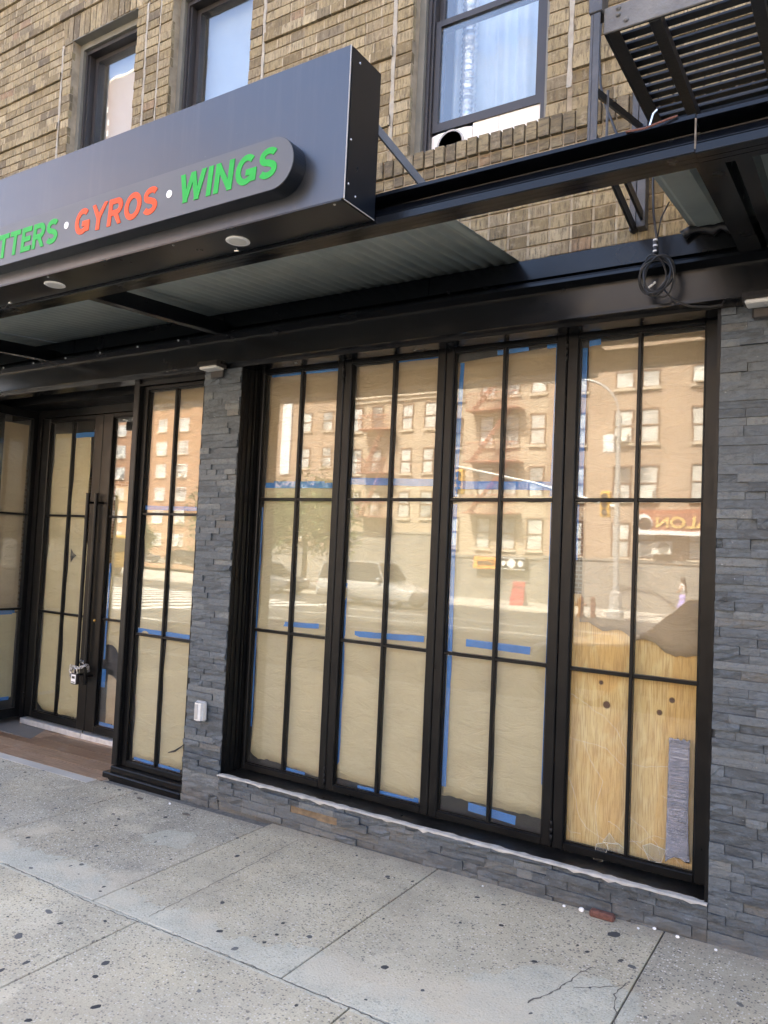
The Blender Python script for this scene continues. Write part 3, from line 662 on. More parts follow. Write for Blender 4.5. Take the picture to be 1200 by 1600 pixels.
# ---- kraft paper behind the glass
def wob(x, z, s): return .005*math.sin(x*9+s)+.004*math.sin(z*7+x*4+s*2)+.003*math.sin(z*17-x*11+s)+.003*math.exp(-3*max(0,z))*math.sin(x*31+z*23+s)
PY = .200
def sheet(th, x0, x1, z0, z1, mat, seed, jag=.006, y=PY, jl=.002, lowfn=None, topfn=None, name='sheet'):
    rr = random.Random(seed); nx = 26; nz = max(6,int((z1-z0)/.06)); ph = rr.uniform(0,6)
    bot = [z0+jag*(math.sin(i*.9+ph)+.6*math.sin(i*2.3+ph))+rr.uniform(-jag,jag)*.5 for i in range(nx)]; top = [z1+jag*.35*math.sin(i*.5+ph) for i in range(nx)]
    if lowfn: bot = [lowfn(i/(nx-1)) + rr.uniform(-.004,.004) for i in range(nx)]
    if topfn: top = [topfn(i/(nx-1)) for i in range(nx)]
    xs = lin(0,1,nx); zs = lin(0,1,nz)
    def fn(u,v):
        i = min(nx-1,round(u*(nx-1))); z = bot[i]+(top[i]-bot[i])*v; x = x0+(x1-x0)*u + (rr.uniform(-jl,jl) if u in (0.,1.) else 0)
        return (x, y+.006+wob(x,z,ph)*.8, z)
    return MB().sheet(xs,zs,fn,.0004).build(name, mat, th, True)
def tape(th, pts, w=.045, y=PY-.001, seed=0, mat='tape', name='tape_strip'):
    rr = random.Random(seed); o = []; P = []
    for i in range(len(pts)-1):
        (x0,z0),(x1,z1) = pts[i],pts[i+1]; n = max(4,int(math.hypot(x1-x0,z1-z0)/.05))
        P += [(x0+(x1-x0)*k/n, z0+(z1-z0)*k/n) for k in range(n)]
    P.append(pts[-1])
    for i,(x,z) in enumerate(P):
        a = P[min(i+1,len(P)-1)]; c = P[max(i-1,0)]; dx,dz = a[0]-c[0],a[1]-c[1]; L = math.hypot(dx,dz)
        for s in (-1,1): o.append((x-dz/L*w/2*s+rr.uniform(-.0012,.0012), y+rr.uniform(-.0006,.0006), z+dx/L*w/2*s+rr.uniform(-.0012,.0012)))
    N = len(o); o += [(p[0],p[1]+.0003,p[2]) for p in o]
    fs = [(2*i+1,2*i,2*i+2,2*i+3) for i in range(len(P)-1)]; fs += [(N+2*i,N+2*i+1,N+2*i+3,N+2*i+2) for i in range(len(P)-1)]
    return MB().add(o,fs).build(name, M[mat], th)
names = ['panel beside the narrow slate pier','second panel from the narrow slate pier','panel left of the cracked plywood one']
pc = []
for k in range(3):
    a,c,g0,g1 = PAN[k]
    pc.append(thing('paper_cover', 'kraft paper with blue tape behind the '+names[k], 'paper', ((g0+g1)/2,PY,ZB), 'kraft paper covers behind the folding window'))
    zs = (1.89,1.90,1.885)[k]
    sheet(pc[k], g0-.005+(.012 if k == 0 else .004), g1+.005, zs-.02, (2.612,2.618,2.59)[k], M['paper_refl'], 31+k, .004, PY+.004, topfn=(None,None,lambda u: 2.572+.042*u)[k])
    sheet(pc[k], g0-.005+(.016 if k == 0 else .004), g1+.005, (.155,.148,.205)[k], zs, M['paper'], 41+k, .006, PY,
          lowfn=(lambda u: .17-.05*u if .2 < u else .15+.10*max(0,.1-u)*10*.3, lambda u: .152-.028*u, lambda u: .192-.004*u)[k])
t = pc[0]; g0,g1 = PAN[0][2:]
tape(t,[(g0+.02,1.895),(g1-.02,1.89)],.034,seed=1); tape(t,[(g0+.09,1.90),(g1-.09,1.895)],.042,PY-.0016,2); tape(t,[(-3.27,1.01),(-2.87,1.025)],.030,seed=3)
tape(t,[(g0+.03,2.615),(g1-.01,2.612)],.022,seed=4); tape(t,[(g0+.006,.34),(g0+.006,1.75)],.012,seed=5); tape(t,[(g1-.29,.128),(g1-.13,.126)],.02,seed=6)
t = pc[1]; g0,g1 = PAN[1][2:]
tape(t,[(g0,1.915),(g1-.02,1.90)],.042,seed=11); tape(t,[(-2.60,1.005),(-2.13,1.02)],.034,seed=12); tape(t,[(g0+.007,.15),(g0+.007,.9),(g0+.006,1.3)],.014,seed=13)
tape(t,[(g1-.3,2.618),(g1-.01,2.62)],.014,seed=14); tape(t,[(g1-.44,.128),(g1-.03,.128)],.018,seed=15); tape(t,[(g1-.06,.13),(g1-.03,.13)],.03,PY-.002,16)
t = pc[2]; g0,g1 = PAN[2][2:]
tape(t,[(g0+.03,1.885),(g1,1.875)],.045,seed=21); tape(t,[(-1.87,1.028),(-1.50,1.022)],.04,seed=22)
tape(t,[(g0+.018,.24),(g0+.022,.95),(g0+.018,1.78)],.026,seed=23); tape(t,[(g0+.016,1.82),(g0+.02,2.2),(g0+.03,2.57)],.026,seed=24)
tape(t,[(g1-.012,.36),(g1-.010,1.3),(g1-.014,1.79)],.018,seed=25); tape(t,[(g1-.014,1.82),(g1-.004,2.6)],.03,seed=26)
tape(t,[(g0+.17,.165),(g0+.44,.152)],.045,PY-.002,27); tape(t,[(g0+.24,2.606),(g0+.42,2.614)],.030,seed=28); tape(t,[(g1-.07,2.61),(g1-.01,2.612)],.025,seed=29)
# fourth panel: torn paper above, plywood, duct tape, broken glass
a,c,g0,g1 = PAN[3]
p4 = thing('paper_cover', 'torn kraft paper hanging above the plywood in the cracked panel', 'paper', ((g0+g1)/2,PY,1.1), 'kraft paper covers behind the folding window')
def torn(u):
    s = 1.19-.10*u if u < .55 else 1.135-.23*(u-.55)
    if u > .88: s += .55*(u-.88)
    return s+.012*math.sin(u*23)
sheet(p4, g0+.035, g1+.005, 1.1, 2.605, M['paper_refl'], 51, .004, PY, lowfn=torn)
tape(p4,[(g0+.018,1.82),(g0+.020,2.58)],.026,seed=52); tape(p4,[(g0+.010,1.5),(g0+.010,1.78)],.010,seed=53); tape(p4,[(g0+.04,2.60),(g0+.10,2.605)],.03,seed=55)
single(MB().box(-1.325,-.63,.222,.234,.085,1.33), 'plywood_sheet', M['ply'], 'yellow knotty plywood sheet boarding the cracked pane', 'plywood')
# cracks in the panes, loose shards, duct tape
gp = [o for o in fw.children if o.name.startswith('panel')][3]
def gcrack(pts, w=.0009):
    o = []; P = []
    for i in range(len(pts)-1):
        (x0,z0),(x1,z1) = pts[i],pts[i+1]; n = 5
        for k in range(n): P.append((x0+(x1-x0)*k/n+U(-.0025,.0025), z0+(z1-z0)*k/n+U(-.0025,.0025)))
    P.append(pts[-1])
    MB().tube([(x,GY0-.0008,z) for x,z in P], [w*U(.4,1) for _ in P], 4).build('crack', M['shardedge'], gp)
t_ = NT('crack_edge'); t_.bsdf((.62,.60,.52), .15, 0, None, .8); M['shardedge'] = t_.m
CK = [[(-1.275,.84),(-1.20,.80),(-1.10,.745),(-1.04,.69),(-.995,.60),(-.988,.54)],[(-1.275,.62),(-1.20,.615),(-1.09,.60),(-1.04,.555),(-.99,.525)],
      [(-1.20,.615),(-1.165,.53),(-1.10,.44)],[(-1.275,.44),(-1.245,.37),(-1.21,.25),(-1.17,.20),(-1.08,.165)],[(-1.10,.44),(-1.135,.31),(-1.125,.22),(-1.11,.14)],
      [(-1.28,.20),(-1.255,.165),(-1.2,.17)],[(-.985,.55),(-.90,.545),(-.82,.565),(-.70,.575)],[(-.97,.30),(-.90,.26),(-.84,.20),(-.83,.16)],[(-.975,.19),(-.92,.195),(-.86,.24),(-.80,.235),(-.77,.17),(-.72,.12)],
      [(-.96,.20),(-.90,.16),(-.84,.125)],[(-.83,.43),(-.80,.42),(-.76,.445)],[(-1.07,.26),(-1.02,.24),(-.985,.20)],[(-.685,.72),(-.683,.62)],[(-.79,.30),(-.76,.24)]]
for ck in CK: gcrack(ck)
sh = thing('glass_shard', 'broken glass shards hanging in the corner of the cracked pane', 'glass', (-1.05,.165,.12))
def shard(pts, y0, y1, tilt=0):
    n = len(pts); o = [(x, y0+tilt*(.2-z), z) for x,z in pts]+[(x, y1+tilt*(.2-z), z) for x,z in pts]
    MB().add(o,[tuple(range(n)),tuple(reversed(range(n,2*n)))]+[(i,i+n,(i+1)%n+n,(i+1)%n) for i in range(n)]).build('shard', M['shard'], sh); MB().tube([o[k%n] for k in range(n+1)], .0011, 4, False).build('shard_edge', M['shardedge'], sh)
shard([(-1.135,.035),(-1.085,.075),(-1.06,.145),(-1.075,.165),(-1.115,.15)],.150,.155,.12); shard([(-1.07,.155),(-1.02,.17),(-.985,.15),(-.985,.095),(-1.055,.105)],.176,.181)
shard([(-1.09,.16),(-1.06,.21),(-1.02,.165)],.172,.177); shard([(-.905,.185),(-.87,.205),(-.80,.19),(-.82,.13),(-.87,.12)],.175,.18)
dt = thing('duct_tape_strip', 'vertical strip of silver duct tape on the cracked pane', 'tape', (-.755,.18,.15))
def dfn(u,v):
    z = .155+.545*v; x = -.800+.092*u + (.012*(1-v)**6 if u > .5 else -.004*(1-v)); bulge = .002*math.sin(v*60+u*2)*(.4+.6*math.sin(v*13)**2)+.004*(1-v)**3*math.sin(u*9+v*30)
    zz = z + .010*math.sin(u*5)*(1-v)**8 + (.05*(u-.4) if v == 0 else 0) + (.006*math.sin(u*20) if v == 1 else 0)
    return (x, GY0-.0045-bulge-.0035*math.sin(math.pi*u), zz)
MB().sheet(lin(0,1,8), lin(0,1,70), dfn, .0005).build('strip', M['ducttape'], dt, True)

# ---- steel lintel / ledge over the shopfront
led = thing('steel_lintel', 'glossy black steel beam and ledge running above the shop windows', 'beam', (-3,-.1,2.65))
X0, X1 = -12., 6.
prof = [(.01,2.99),(-.055,2.985),(-.060,2.882),(-.035,2.875),(-.035,2.862),(-.085,2.858),(-.118,2.836),(-.120,2.822),(-.05,2.812),(-.047,2.672),(-.085,2.664),(-.085,2.650),(-.02,2.650),(-.02,2.632),(.10,2.632),(.10,2.99)]
b = MB(); n = len(prof); o = [(x,y,z) for x in (X0,X1) for y,z in prof]
b.add(o,[tuple(range(n)),tuple(reversed(range(n,2*n)))]+[(i,(i+1)%n,(i+1)%n+n,i+n) for i in range(n)]); b.build('beam', M['steel'], led, False, True)
for x in (-2.05,-3.56,-5.1): MB().box(x-.004,x+.004,-.0625,-.058,2.885,2.983).build('weld_seam', M['steel'], led)
for x in lin(-5.9,-3.9,6): MB().lathe([(.007,0),(.006,-.006),(.003,-.008)],(x,-.12,2.829),8,'y').build('bolt', M['chrome'], led)
# ---- canopy: front beam, cross beams, corrugated sheets
can = thing('canopy', 'black steel canopy frame with corrugated metal roofing over the shopfront', 'canopy', (-3,-1.1,2.77))
prof = [(-1.150,2.900),(-1.152,2.886),(-1.080,2.876),(-1.078,2.860),(-1.120,2.850),(-1.150,2.812),(-1.1505,2.810),(-1.1465,2.808),(-1.1505,2.806),(-1.152,2.778),(-1.148,2.775),(-1.118,2.775),(-1.118,2.777),(-1.115,2.777),(-1.115,2.775),(-1.088,2.775),(-1.088,2.777),(-1.085,2.777),(-1.085,2.775),(-1.052,2.775),(-1.050,2.900)]
def bm(x0,x1,name='front_beam',dz=0):
    n = len(prof); o = [(x,y,z+dz) for x in (x0,x1) for y,z in prof]
    return MB().add(o,[tuple(range(n)),tuple(reversed(range(n,2*n)))]+[(i,(i+1)%n,(i+1)%n+n,i+n) for i in range(n)]).build(name, M['steel'], can, False, True)
bm(-7.4,-.488); bm(-.485,3.2,'front_beam',-.004)
MB().box(-.489,-.484,-1.1525,-1.147,2.786,2.884).build('weld_seam', M['crackm'], can)
def cross(x, w=.06, zf=2.777, zb=2.838, h=.085, name='cross_beam'):
    a = [(x-w/2,-1.055,zf),(x+w/2,-1.055,zf),(x+w/2,-.05,zb),(x-w/2,-.05,zb)]
    MB().add(a+[(p[0],p[1],p[2]+h) for p in a],[(0,3,2,1),(4,5,6,7),(0,1,5,4),(1,2,6,5),(2,3,7,6),(3,0,4,7)]).build(name, M['steel'], can)
cross(-3.55); cross(-5.35); cross(-.46,.085); cross(-.37,.05,2.80); cross(.9)
def corr(x0, x1, pitch, amp, sl=.085, flat=False, name='roof_sheet'):
    n = int((x1-x0)/pitch*8); xs = lin(x0,x1,n+1)
    def prf(x):
        ph = ((x-x0)/pitch) % 1
        if flat: return amp*(1 if ph < .12 else max(0,1-(ph-.12)/.08) if ph < .2 else 0 if ph < .9 else (ph-.9)/.1)
        return amp*math.sin(2*math.pi*ph)
    o = []
    for y in (-1.11,-.6,-.003):
        for x in xs: o.append((x,y,2.988+sl*(y+.1)+prf(x)))
    N = len(o); o += [(p[0],p[1],p[2]+.0015) for p in o]; m = len(xs)
    fs = [(j*m+i,j*m+m+i,j*m+m+i+1,j*m+i+1) for j in range(2) for i in range(m-1)]; fs += [tuple(reversed([q+N for q in f])) for f in fs]
    fs += [(i,i+1,N+i+1,N+i) for i in range(m-1)]+[(2*m+i+1,2*m+i,N+2*m+i,N+2*m+i+1) for i in range(m-1)]+[(0,N,N+m,m),(m,N+m,N+2*m,2*m),(m-1,2*m-1,N+2*m-1,N+m-1),(2*m-1,3*m-1,N+3*m-1,N+2*m-1)]
    return MB().add(o,fs).build(name, M['corr'], can, not flat)
corr(-3.548,-1.545,.066,.009); corr(-5.348,-3.549,.066,.009); corr(-7.3,-5.349,.066,.009); corr(-.72,3.0,.155,.018,.10,True)
# rough black sealant where the sheets meet the ledge
for x0,x1,nm in ((-.74,-.30,14),(-.30,.9,30)):
    b = MB()
    pth = [(x0+(x1-x0)*k/nm, -.075+U(-.01,.01), 2.968+U(-.012,.018)) for k in range(nm+1)]
    b.tube(pth,[U(.014,.026) for _ in pth],7); b.build('sealant', M['cable'], can, True)
# ---- sign
SX1, SY0, SY1, SZ0, SZ1 = -1.672,-1.36,-1.155,2.796,3.385; SX0 = -6.6
sg = thing('shop_sign', 'long dark grey box sign with green and orange lettering on the canopy', 'sign', (-4,-1.26,2.796))
MB().bbox(SX0,SX1-.002,SY0,SY0+.012,SZ0+.002,SZ1,.0015).build('face', M['sign'], sg)
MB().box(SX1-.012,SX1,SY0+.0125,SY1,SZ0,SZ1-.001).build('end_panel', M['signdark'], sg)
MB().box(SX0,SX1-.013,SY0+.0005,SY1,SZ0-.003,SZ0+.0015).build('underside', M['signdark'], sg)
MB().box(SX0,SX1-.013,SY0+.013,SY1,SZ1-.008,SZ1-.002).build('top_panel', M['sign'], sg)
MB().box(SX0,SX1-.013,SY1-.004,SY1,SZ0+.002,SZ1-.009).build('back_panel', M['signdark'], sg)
MB().bbox(SX1-.003,SX1+.0006,SY0-.0004,SY0+.003,SZ0,SZ1,.0004).build('edge_trim', M['plasticgrey'], sg)
MB().bbox(SX1-.003,SX1+.0006,SY0+.003,SY1,SZ0-.0042,SZ0-.0012,.0004).build('edge_trim', M['plasticgrey'], sg)
for y,z in ((-1.335,3.03),(-1.338,2.86),(-1.30,3.345),(-1.29,2.83)): MB().lathe([(.005,0),(.005,.002),(.002,.004)],(SX1,y,z),8,'x').build('screw', M['chrome'], sg)
for x in (-1.73,-2.6,-3.5): MB().lathe([(.002,-.004),(.005,-.002),(.005,0)],(x,SY0+.02,SZ0-.003),8).build('screw', M['chrome'], sg)
# raised pill with letters
PZ, PR, PX = 2.963, .104, -1.965; PF = SY0-.075
pts = [(PX+PR*math.cos(a),PZ+PR*math.sin(a)) for a in lin(-math.pi/2,math.pi/2,28)] + [(-6.3+PR*math.cos(a),PZ+PR*math.sin(a)) for a in lin(math.pi/2,3*math.pi/2,28)]
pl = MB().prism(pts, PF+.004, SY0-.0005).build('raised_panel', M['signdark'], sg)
pts2 = [(x*1.0+(-.0015 if x > -4 else .0015), PZ+(z-PZ)*.985) for x,z in pts]
MB().prism(pts2, PF, PF+.0035).build('raised_face', M['pill'], pl)
def arc(cx, cy, rx, ry, a0, a1, n=14): return [(cx+rx*math.cos(rad(a)), cy+ry*math.sin(rad(a))) for a in lin(a0,a1,n)]
GLY = {'W': (1.16,[[(.09,1.1),(.34,-.1)],[(.30,-.1),(.58,1.1)],[(.58,1.1),(.86,-.1)],[(.82,-.1),(1.07,1.1)]]), 'I': (.23,[[(.115,0),(.115,1)]]),
 'N': (.80,[[(.11,0),(.11,1)],[(.10,.99),(.70,.01)],[(.69,0),(.69,1)]]), 'G': (.86,[arc(.44,.5,.33,.395,48,350,22),[(.77,.08),(.77,.47)],[(.44,.40),(.86,.40)]]),
 'S': (.74,[arc(.37,.705,.265,.19,28,270,14)+arc(.37,.295,.265,.19,88,-152,14)[1:]]), 'Y': (.86,[[(.08,1.03),(.43,.44)],[(.78,1.03),(.43,.44)],[(.43,.47),(.43,0)]]),
 'R': (.80,[[(.11,0),(.11,1)],[(.11,.895),(.44,.895)]+arc(.46,.68,.215,.215,88,-88,10)+[(.44,.465),(.11,.465)],[(.40,.46),(.70,-.03)]]),
 'O': (.90,[arc(.45,.5,.34,.395,0,360,28)]), 'T': (.72,[[(0,.895),(.72,.895)],[(.36,.9),(.36,0)]]), 'E': (.68,[[(.11,0),(.11,1)],[(.1,.895),(.66,.895)],[(.1,.51),(.62,.51)],[(.1,.105),(.68,.105)]])}
def letters(word, xl, xr, zb, hgt, mat, slant=.0, T=.205):
    gap = .10; tot = sum(GLY[c][0] for c in word)+gap*(len(word)-1); sx = (xr-xl)/tot; x = 0
    for chn in word:
        w, st = GLY[chn]; b = MB()
        for q, pl_ in enumerate(st):
            closed = pl_[0] == pl_[-1] or (abs(pl_[0][0]-pl_[-1][0]) < 1e-6 and abs(pl_[0][1]-pl_[-1][1]) < 1e-6); n = len(pl_); o = []
            for i, p in enumerate(pl_):
                a = pl_[i-1] if i else (pl_[-2] if closed else p); c = pl_[i+1] if i < n-1 else (pl_[1] if closed else p)
                d1 = Vector((p[0]-a[0],p[1]-a[1])); d2 = Vector((c[0]-p[0],c[1]-p[1])); d1 = d1.normalized() if d1.length > 1e-9 else d2.normalized(); d2 = d2.normalized() if d2.length > 1e-9 else d1
                m = (d1+d2).normalized(); nn = Vector((-m.y,m.x)); k = T/2/max(.45,nn.dot(Vector((-d1.y,d1.x))))
                for sg_ in (1,-1): o.append((p[0]+nn.x*k*sg_, min(1,max(0,p[1]+nn.y*k*sg_))))
            W3 = lambda u,v,y: (xl+(x+u)*sx+slant*v*hgt, y, zb+v*hgt); yf = PF-.0022-.00025*q
            vs = [W3(u,v,yf) for u,v in o]+[W3(u,v,PF+.0005) for u,v in o]; N = len(o)
            fs = [(2*i,2*i+1,2*i+3,2*i+2) for i in range(n-1)]+[(2*i,2*i+2,N+2*i+2,N+2*i) for i in range(n-1)]+[(2*i+3,2*i+1,N+2*i+1,N+2*i+3) for i in range(n-1)]+[(0,N,N+1,1),(2*n-2,2*n-1,N+2*n-1,N+2*n-2)]
            b.add(vs,fs)
        b.build('letter', M[mat], pl, False, True); x += w+gap
letters('WINGS',-2.478,-1.945,2.908,.122,'green',.10); letters('GYROS',-3.175,-2.612,2.901,.122,'orange',.10); letters('TTERS',-3.80,-3.305,2.897,.122,'green',.10)
for x in (-2.536,-3.236): MB().lathe([(.017,0),(.017,-.0016),(.0155,-.002)],(x,PF,2.967),24,'y').build('dot', M['whitev'], pl)
for x,y in ((-2.305,-1.250),(-3.57,-1.255),(-4.85,-1.255)):
    d = MB().lathe([(.050,0),(.052,-.004),(.046,-.007),(.038,-.0065)],(x,y,SZ0-.003),28).build('downlight', M['whitev'], sg, True); MB().lathe([(.0375,-.0035),(.0375,-.0072),(.02,-.0078)],(x,y,SZ0-.003),24).build('lens', M['lens'], d)
for x,y in ((-2.372,-1.185),(-4.07,-1.19)):
    s_ = MB().tube([(x,y,SZ0-.003),(x+.004,y,SZ0-.012),(x+.012,y,SZ0-.016)],.004,6).tube([(x-.014,y,SZ0-.010),(x+.012,y+.006,SZ0-.013)],.0035,6).build('cable_clip', M['chrome'], sg)
MB().bar((-1.70,-1.16,3.19),(-1.52,-.95,2.93),.012,.03).build('strut', M['rail'], sg)

# ================================================================== SIDE WINDOW, DOORS
def glazed(th, x0, x1, y, zb, zt, g0, g1, gb, gt, muntx, muntz, name='frame', bead=True):
    p = MB().bbox(x0,g0,y,y+.055,zb,zt,.005).bbox(g1,x1,y,y+.055,zb,zt,.005).bbox(g0,g1,y+.0003,y+.0547,zb,gb,.004).bbox(g0,g1,y+.0003,y+.0547,gt,zt,.004).build(name, M['black'], th)
    MB().box(g0,g0+.007,y+.018,y+.03,gb,gt).box(g1-.007,g1,y+.018,y+.03,gb,gt).box(g0+.007,g1-.007,y+.018,y+.03,gb,gb+.007).box(g0+.007,g1-.007,y+.018,y+.03,gt-.007,gt).build('glazing_bead', M['black'], p)
    for x in muntx: MB().bbox(x-.009,x+.009,y+.012,y+.052,gb,gt,.003).build('muntin', M['black'], p)
    ed = [g0]+[q for x in muntx for q in (x-.009,x+.009)]+[g1]
    for z in muntz:
        for i in range(0,len(ed),2): MB().bbox(ed[i],ed[i+1],y+.014,y+.05,z-.009,z+.009,.003).build('muntin', M['black'], p)
    MB().box(g0-.008,g1+.008,y+.030,y+.036,gb-.008,gt+.008).build('pane', M['glass'], p); return p
sl = thing('side_window', 'narrow black framed window papered over beside the slate pier', 'window', (-4.1,.05,-.15))
glazed(sl, -4.445,-3.757,.072,-.075,2.60,-4.40,-3.845,-.036,2.572,[-4.122],[1.690,.842])
b = MB().bbox(-4.505,-4.448,.035,.62,-.075,2.66,.005).box(-4.447,-3.757,.05,.16,2.602,2.66).box(-4.448,-4.440,.055,.070,-.075,2.60).box(-4.447,-3.757,.04,.058,2.60,2.615)
b.build('post', M['black'], sl)
MB().bbox(-4.53,-3.757,-.015,.17,-.24,-.115,.006).bbox(-4.49,-3.757,.02,.16,-.116,-.078,.004).build('base', M['black'], sl)
t = thing('paper_cover', 'kraft paper behind the narrow side window left of the slate pier', 'paper', (-4.1,.12,0), 'kraft paper covers behind the side window and doors')
sheet(t,-4.395,-3.84,1.70,2.57,M['paper_refl'],61,.004,.116); sheet(t,-4.385,-3.84,-.02,1.72,M['paper'],62,.008,.112)
tape(t,[(-4.40,1.735),(-3.845,1.73)],.03,.1115,63); tape(t,[(-4.40,.865),(-3.845,.862)],.036,.1115,64); tape(t,[(-4.36,-.02),(-3.9,-.025)],.02,.1115,65)
crk = MB().tube([(-4.03,.118,.075),(-3.96,.116,.10),(-3.90,.118,.14),(-3.87,.117,.17)],[.003,.007,.004,.002],5); crk.build('tear', M['dark'], t)
# black fascia over the entry, soffit
hd = thing('entry_header', 'black boxed header over the entrance doors', 'header', (-5.5,.3,2.6))
MB().box(-6.9,-4.507,.33,.66,2.632,2.95).build('header_box', M['black'], hd); MB().box(-6.9,-4.507,.59,.60,2.565,2.632).build('header_lip', M['black'], hd)
MB().box(-12,-6.50,.0,.28,-.3,2.64).build('side_cladding', M['black'], hd)
# doors
DY = .585
dd = thing('double_door', 'black glazed double doors chained shut, papered inside', 'door', (-5.5,DY,-.14))
L = glazed(dd, -6.40,-5.553,DY,-.105,2.562,-6.30,-5.665,-.045,2.525,[-5.985],[1.688,.832],'door_leaf')
R = glazed(dd, -5.549,-4.70,DY,-.105,2.562,-5.43,-4.80,-.045,2.525,[-5.115],[1.688,.832],'door_leaf')
MB().box(-6.46,-6.402,DY-.01,DY+.07,-.13,2.63).box(-4.698,-4.52,DY-.01,DY+.07,-.13,2.63).box(-6.402,-4.698,DY-.008,DY+.07,2.565,2.6315).build('door_frame', M['black'], dd)
th = MB().bbox(-6.40,-5.556,DY-.035,DY+.06,-.165,-.118,.003).bbox(-5.546,-4.70,DY-.035,DY+.06,-.165,-.118,.003).build('threshold', M['alu'], dd)
for x in (-5.60,-5.49):
    h = MB().tube([(x,DY-.07,.30),(x,DY-.07,1.87)],.016,12).build('pull_handle', M['black'], dd, False)
    for z in (.36,1.80): MB().tube([(x,DY-.068,z),(x,DY+.002,z)],.010,8).build('standoff', M['black'], h)
    for z in (.295,1.868): MB().lathe([(.0185,0),(.0185,.010)],(x,DY-.07,z),14).build('end_cap', M['black'], h)
MB().lathe([(.013,0),(.013,-.008),(.008,-.011)],(-5.50,DY,.815),16,'y').build('lock_cylinder', M['brass'], dd)
MB().tube([(-5.551,DY-.012,-.10),(-5.551,DY-.014,-.165)],.004,6).build('drop_bolt', M['black'], dd)
for z in (.05,2.42): MB().lathe([(.009,-.05),(.009,.05)],(-6.405,DY-.012,z),10).build('hinge', M['black'], dd)
# chain and padlock
ch = thing('chain', 'steel chain looped round the two door handles', 'chain', (-5.55,DY-.09,.45))
def link(c, ax, rot, s=1.0):
    c = Vector(c); ax = Vector(ax).normalized(); u = ax.orthogonal().normalized(); u = Matrix.Rotation(rot,3,ax) @ u; pth = []
    for k in range(15):
        a = 2*math.pi*k/14; pth.append(c + ax*(.019*s*math.cos(a)) + u*(.0105*s*math.sin(a)))
    MB().tube(pth,.0036*s,6,False).build('link', M['chrome'], ch, True)
pth = []
for k in range(26):
    a = k/25*2*math.pi*1.0; pth.append(Vector((-5.545+.085*math.cos(a), DY-.075-.045*math.sin(a), .435+.02*math.sin(2*a)+.018*math.cos(a*3))))
for k in range(25): link((pth[k]+pth[k+1])/2, pth[k+1]-pth[k], (k%2)*math.pi/2+.4)
for k in range(5): link((-5.60+.006*math.sin(k*2),DY-.125,.43-.016*k),(.2*math.sin(k),.1,-1),(k%2)*math.pi/2)
pk = thing('padlock', 'black and silver padlock hanging on the door chain', 'padlock', (-5.52,DY-.13,.36))
px_, py_, pz_ = -5.525, DY-.135, .30
MB().bbox(px_-.036,px_+.036,py_-.018,py_+.018,pz_,pz_+.088,.006).build('body', M['cable'], pk)
MB().bbox(px_-.028,px_+.030,py_-.0195,py_-.0175,pz_+.010,pz_+.082,.0005).build('label_plate', M['whitev'], pk)
MB().bbox(px_-.018,px_+.020,py_-.0205,py_-.0190,pz_+.048,pz_+.068,.0004).build('emblem', M['cable'], pk); MB().bbox(px_-.022,px_+.022,py_-.0205,py_-.0190,pz_+.016,pz_+.024,.0004).build('lettering_bar', M['cable'], pk)
MB().tube([(px_+.022*math.cos(a),py_,pz_+.095+.035*math.sin(a)) for a in lin(0,math.pi,10)],.005,8).tube([(px_+.022,py_,pz_+.08),(px_+.022,py_,pz_+.097)],.005,8).tube([(px_-.022,py_,pz_+.08),(px_-.022,py_,pz_+.097)],.005,8).build('shackle', M['chrome'], pk)
# door papers
PD = DY+.044
t = thing('paper_cover', 'kraft paper behind the left leaf of the double doors', 'paper', (-6,PD,0), 'kraft paper covers behind the side window and doors')
sheet(t,-6.29,-5.765,.0,2.41,M['paper'],71,.012,PD,topfn=lambda u: 2.43-.02*u,lowfn=lambda u: -.03+.05*max(0,.15-u)/.15); sheet(t,-5.82,-5.672,-.035,1.45,M['paper'],72,.01,PD+.003)
tape(t,[(-6.0,2.40),(-5.72,2.40)],.045,PD-.001,73)
MB().prism([(-5.94,1.40),(-5.90,1.36),(-5.86,1.345),(-5.90,1.32),(-5.935,1.28),(-5.945,1.33)],PD-.001,PD+.0).build('tear', M['dark'], t)
t = thing('paper_cover', 'torn kraft paper behind the right leaf of the double doors', 'paper', (-5.2,PD,0), 'kraft paper covers behind the side window and doors')
sheet(t,-5.36,-4.8,-.03,.36,M['paper_refl'],74,.012,PD,topfn=lambda u: .38-.22*u+.02*math.sin(u*12)); sheet(t,-5.40,-4.8,.36,1.95,M['paper'],75,.02,PD+.004,lowfn=lambda u: .62-.40*u+.06*math.sin(u*9))
tape(t,[(-5.42,-.03),(-5.2,-.035)],.035,PD-.001,76); tape(t,[(-5.405,.5),(-5.40,1.3)],.022,PD-.001,77); tape(t,[(-5.40,.27),(-5.395,.42)],.05,PD-.001,78)
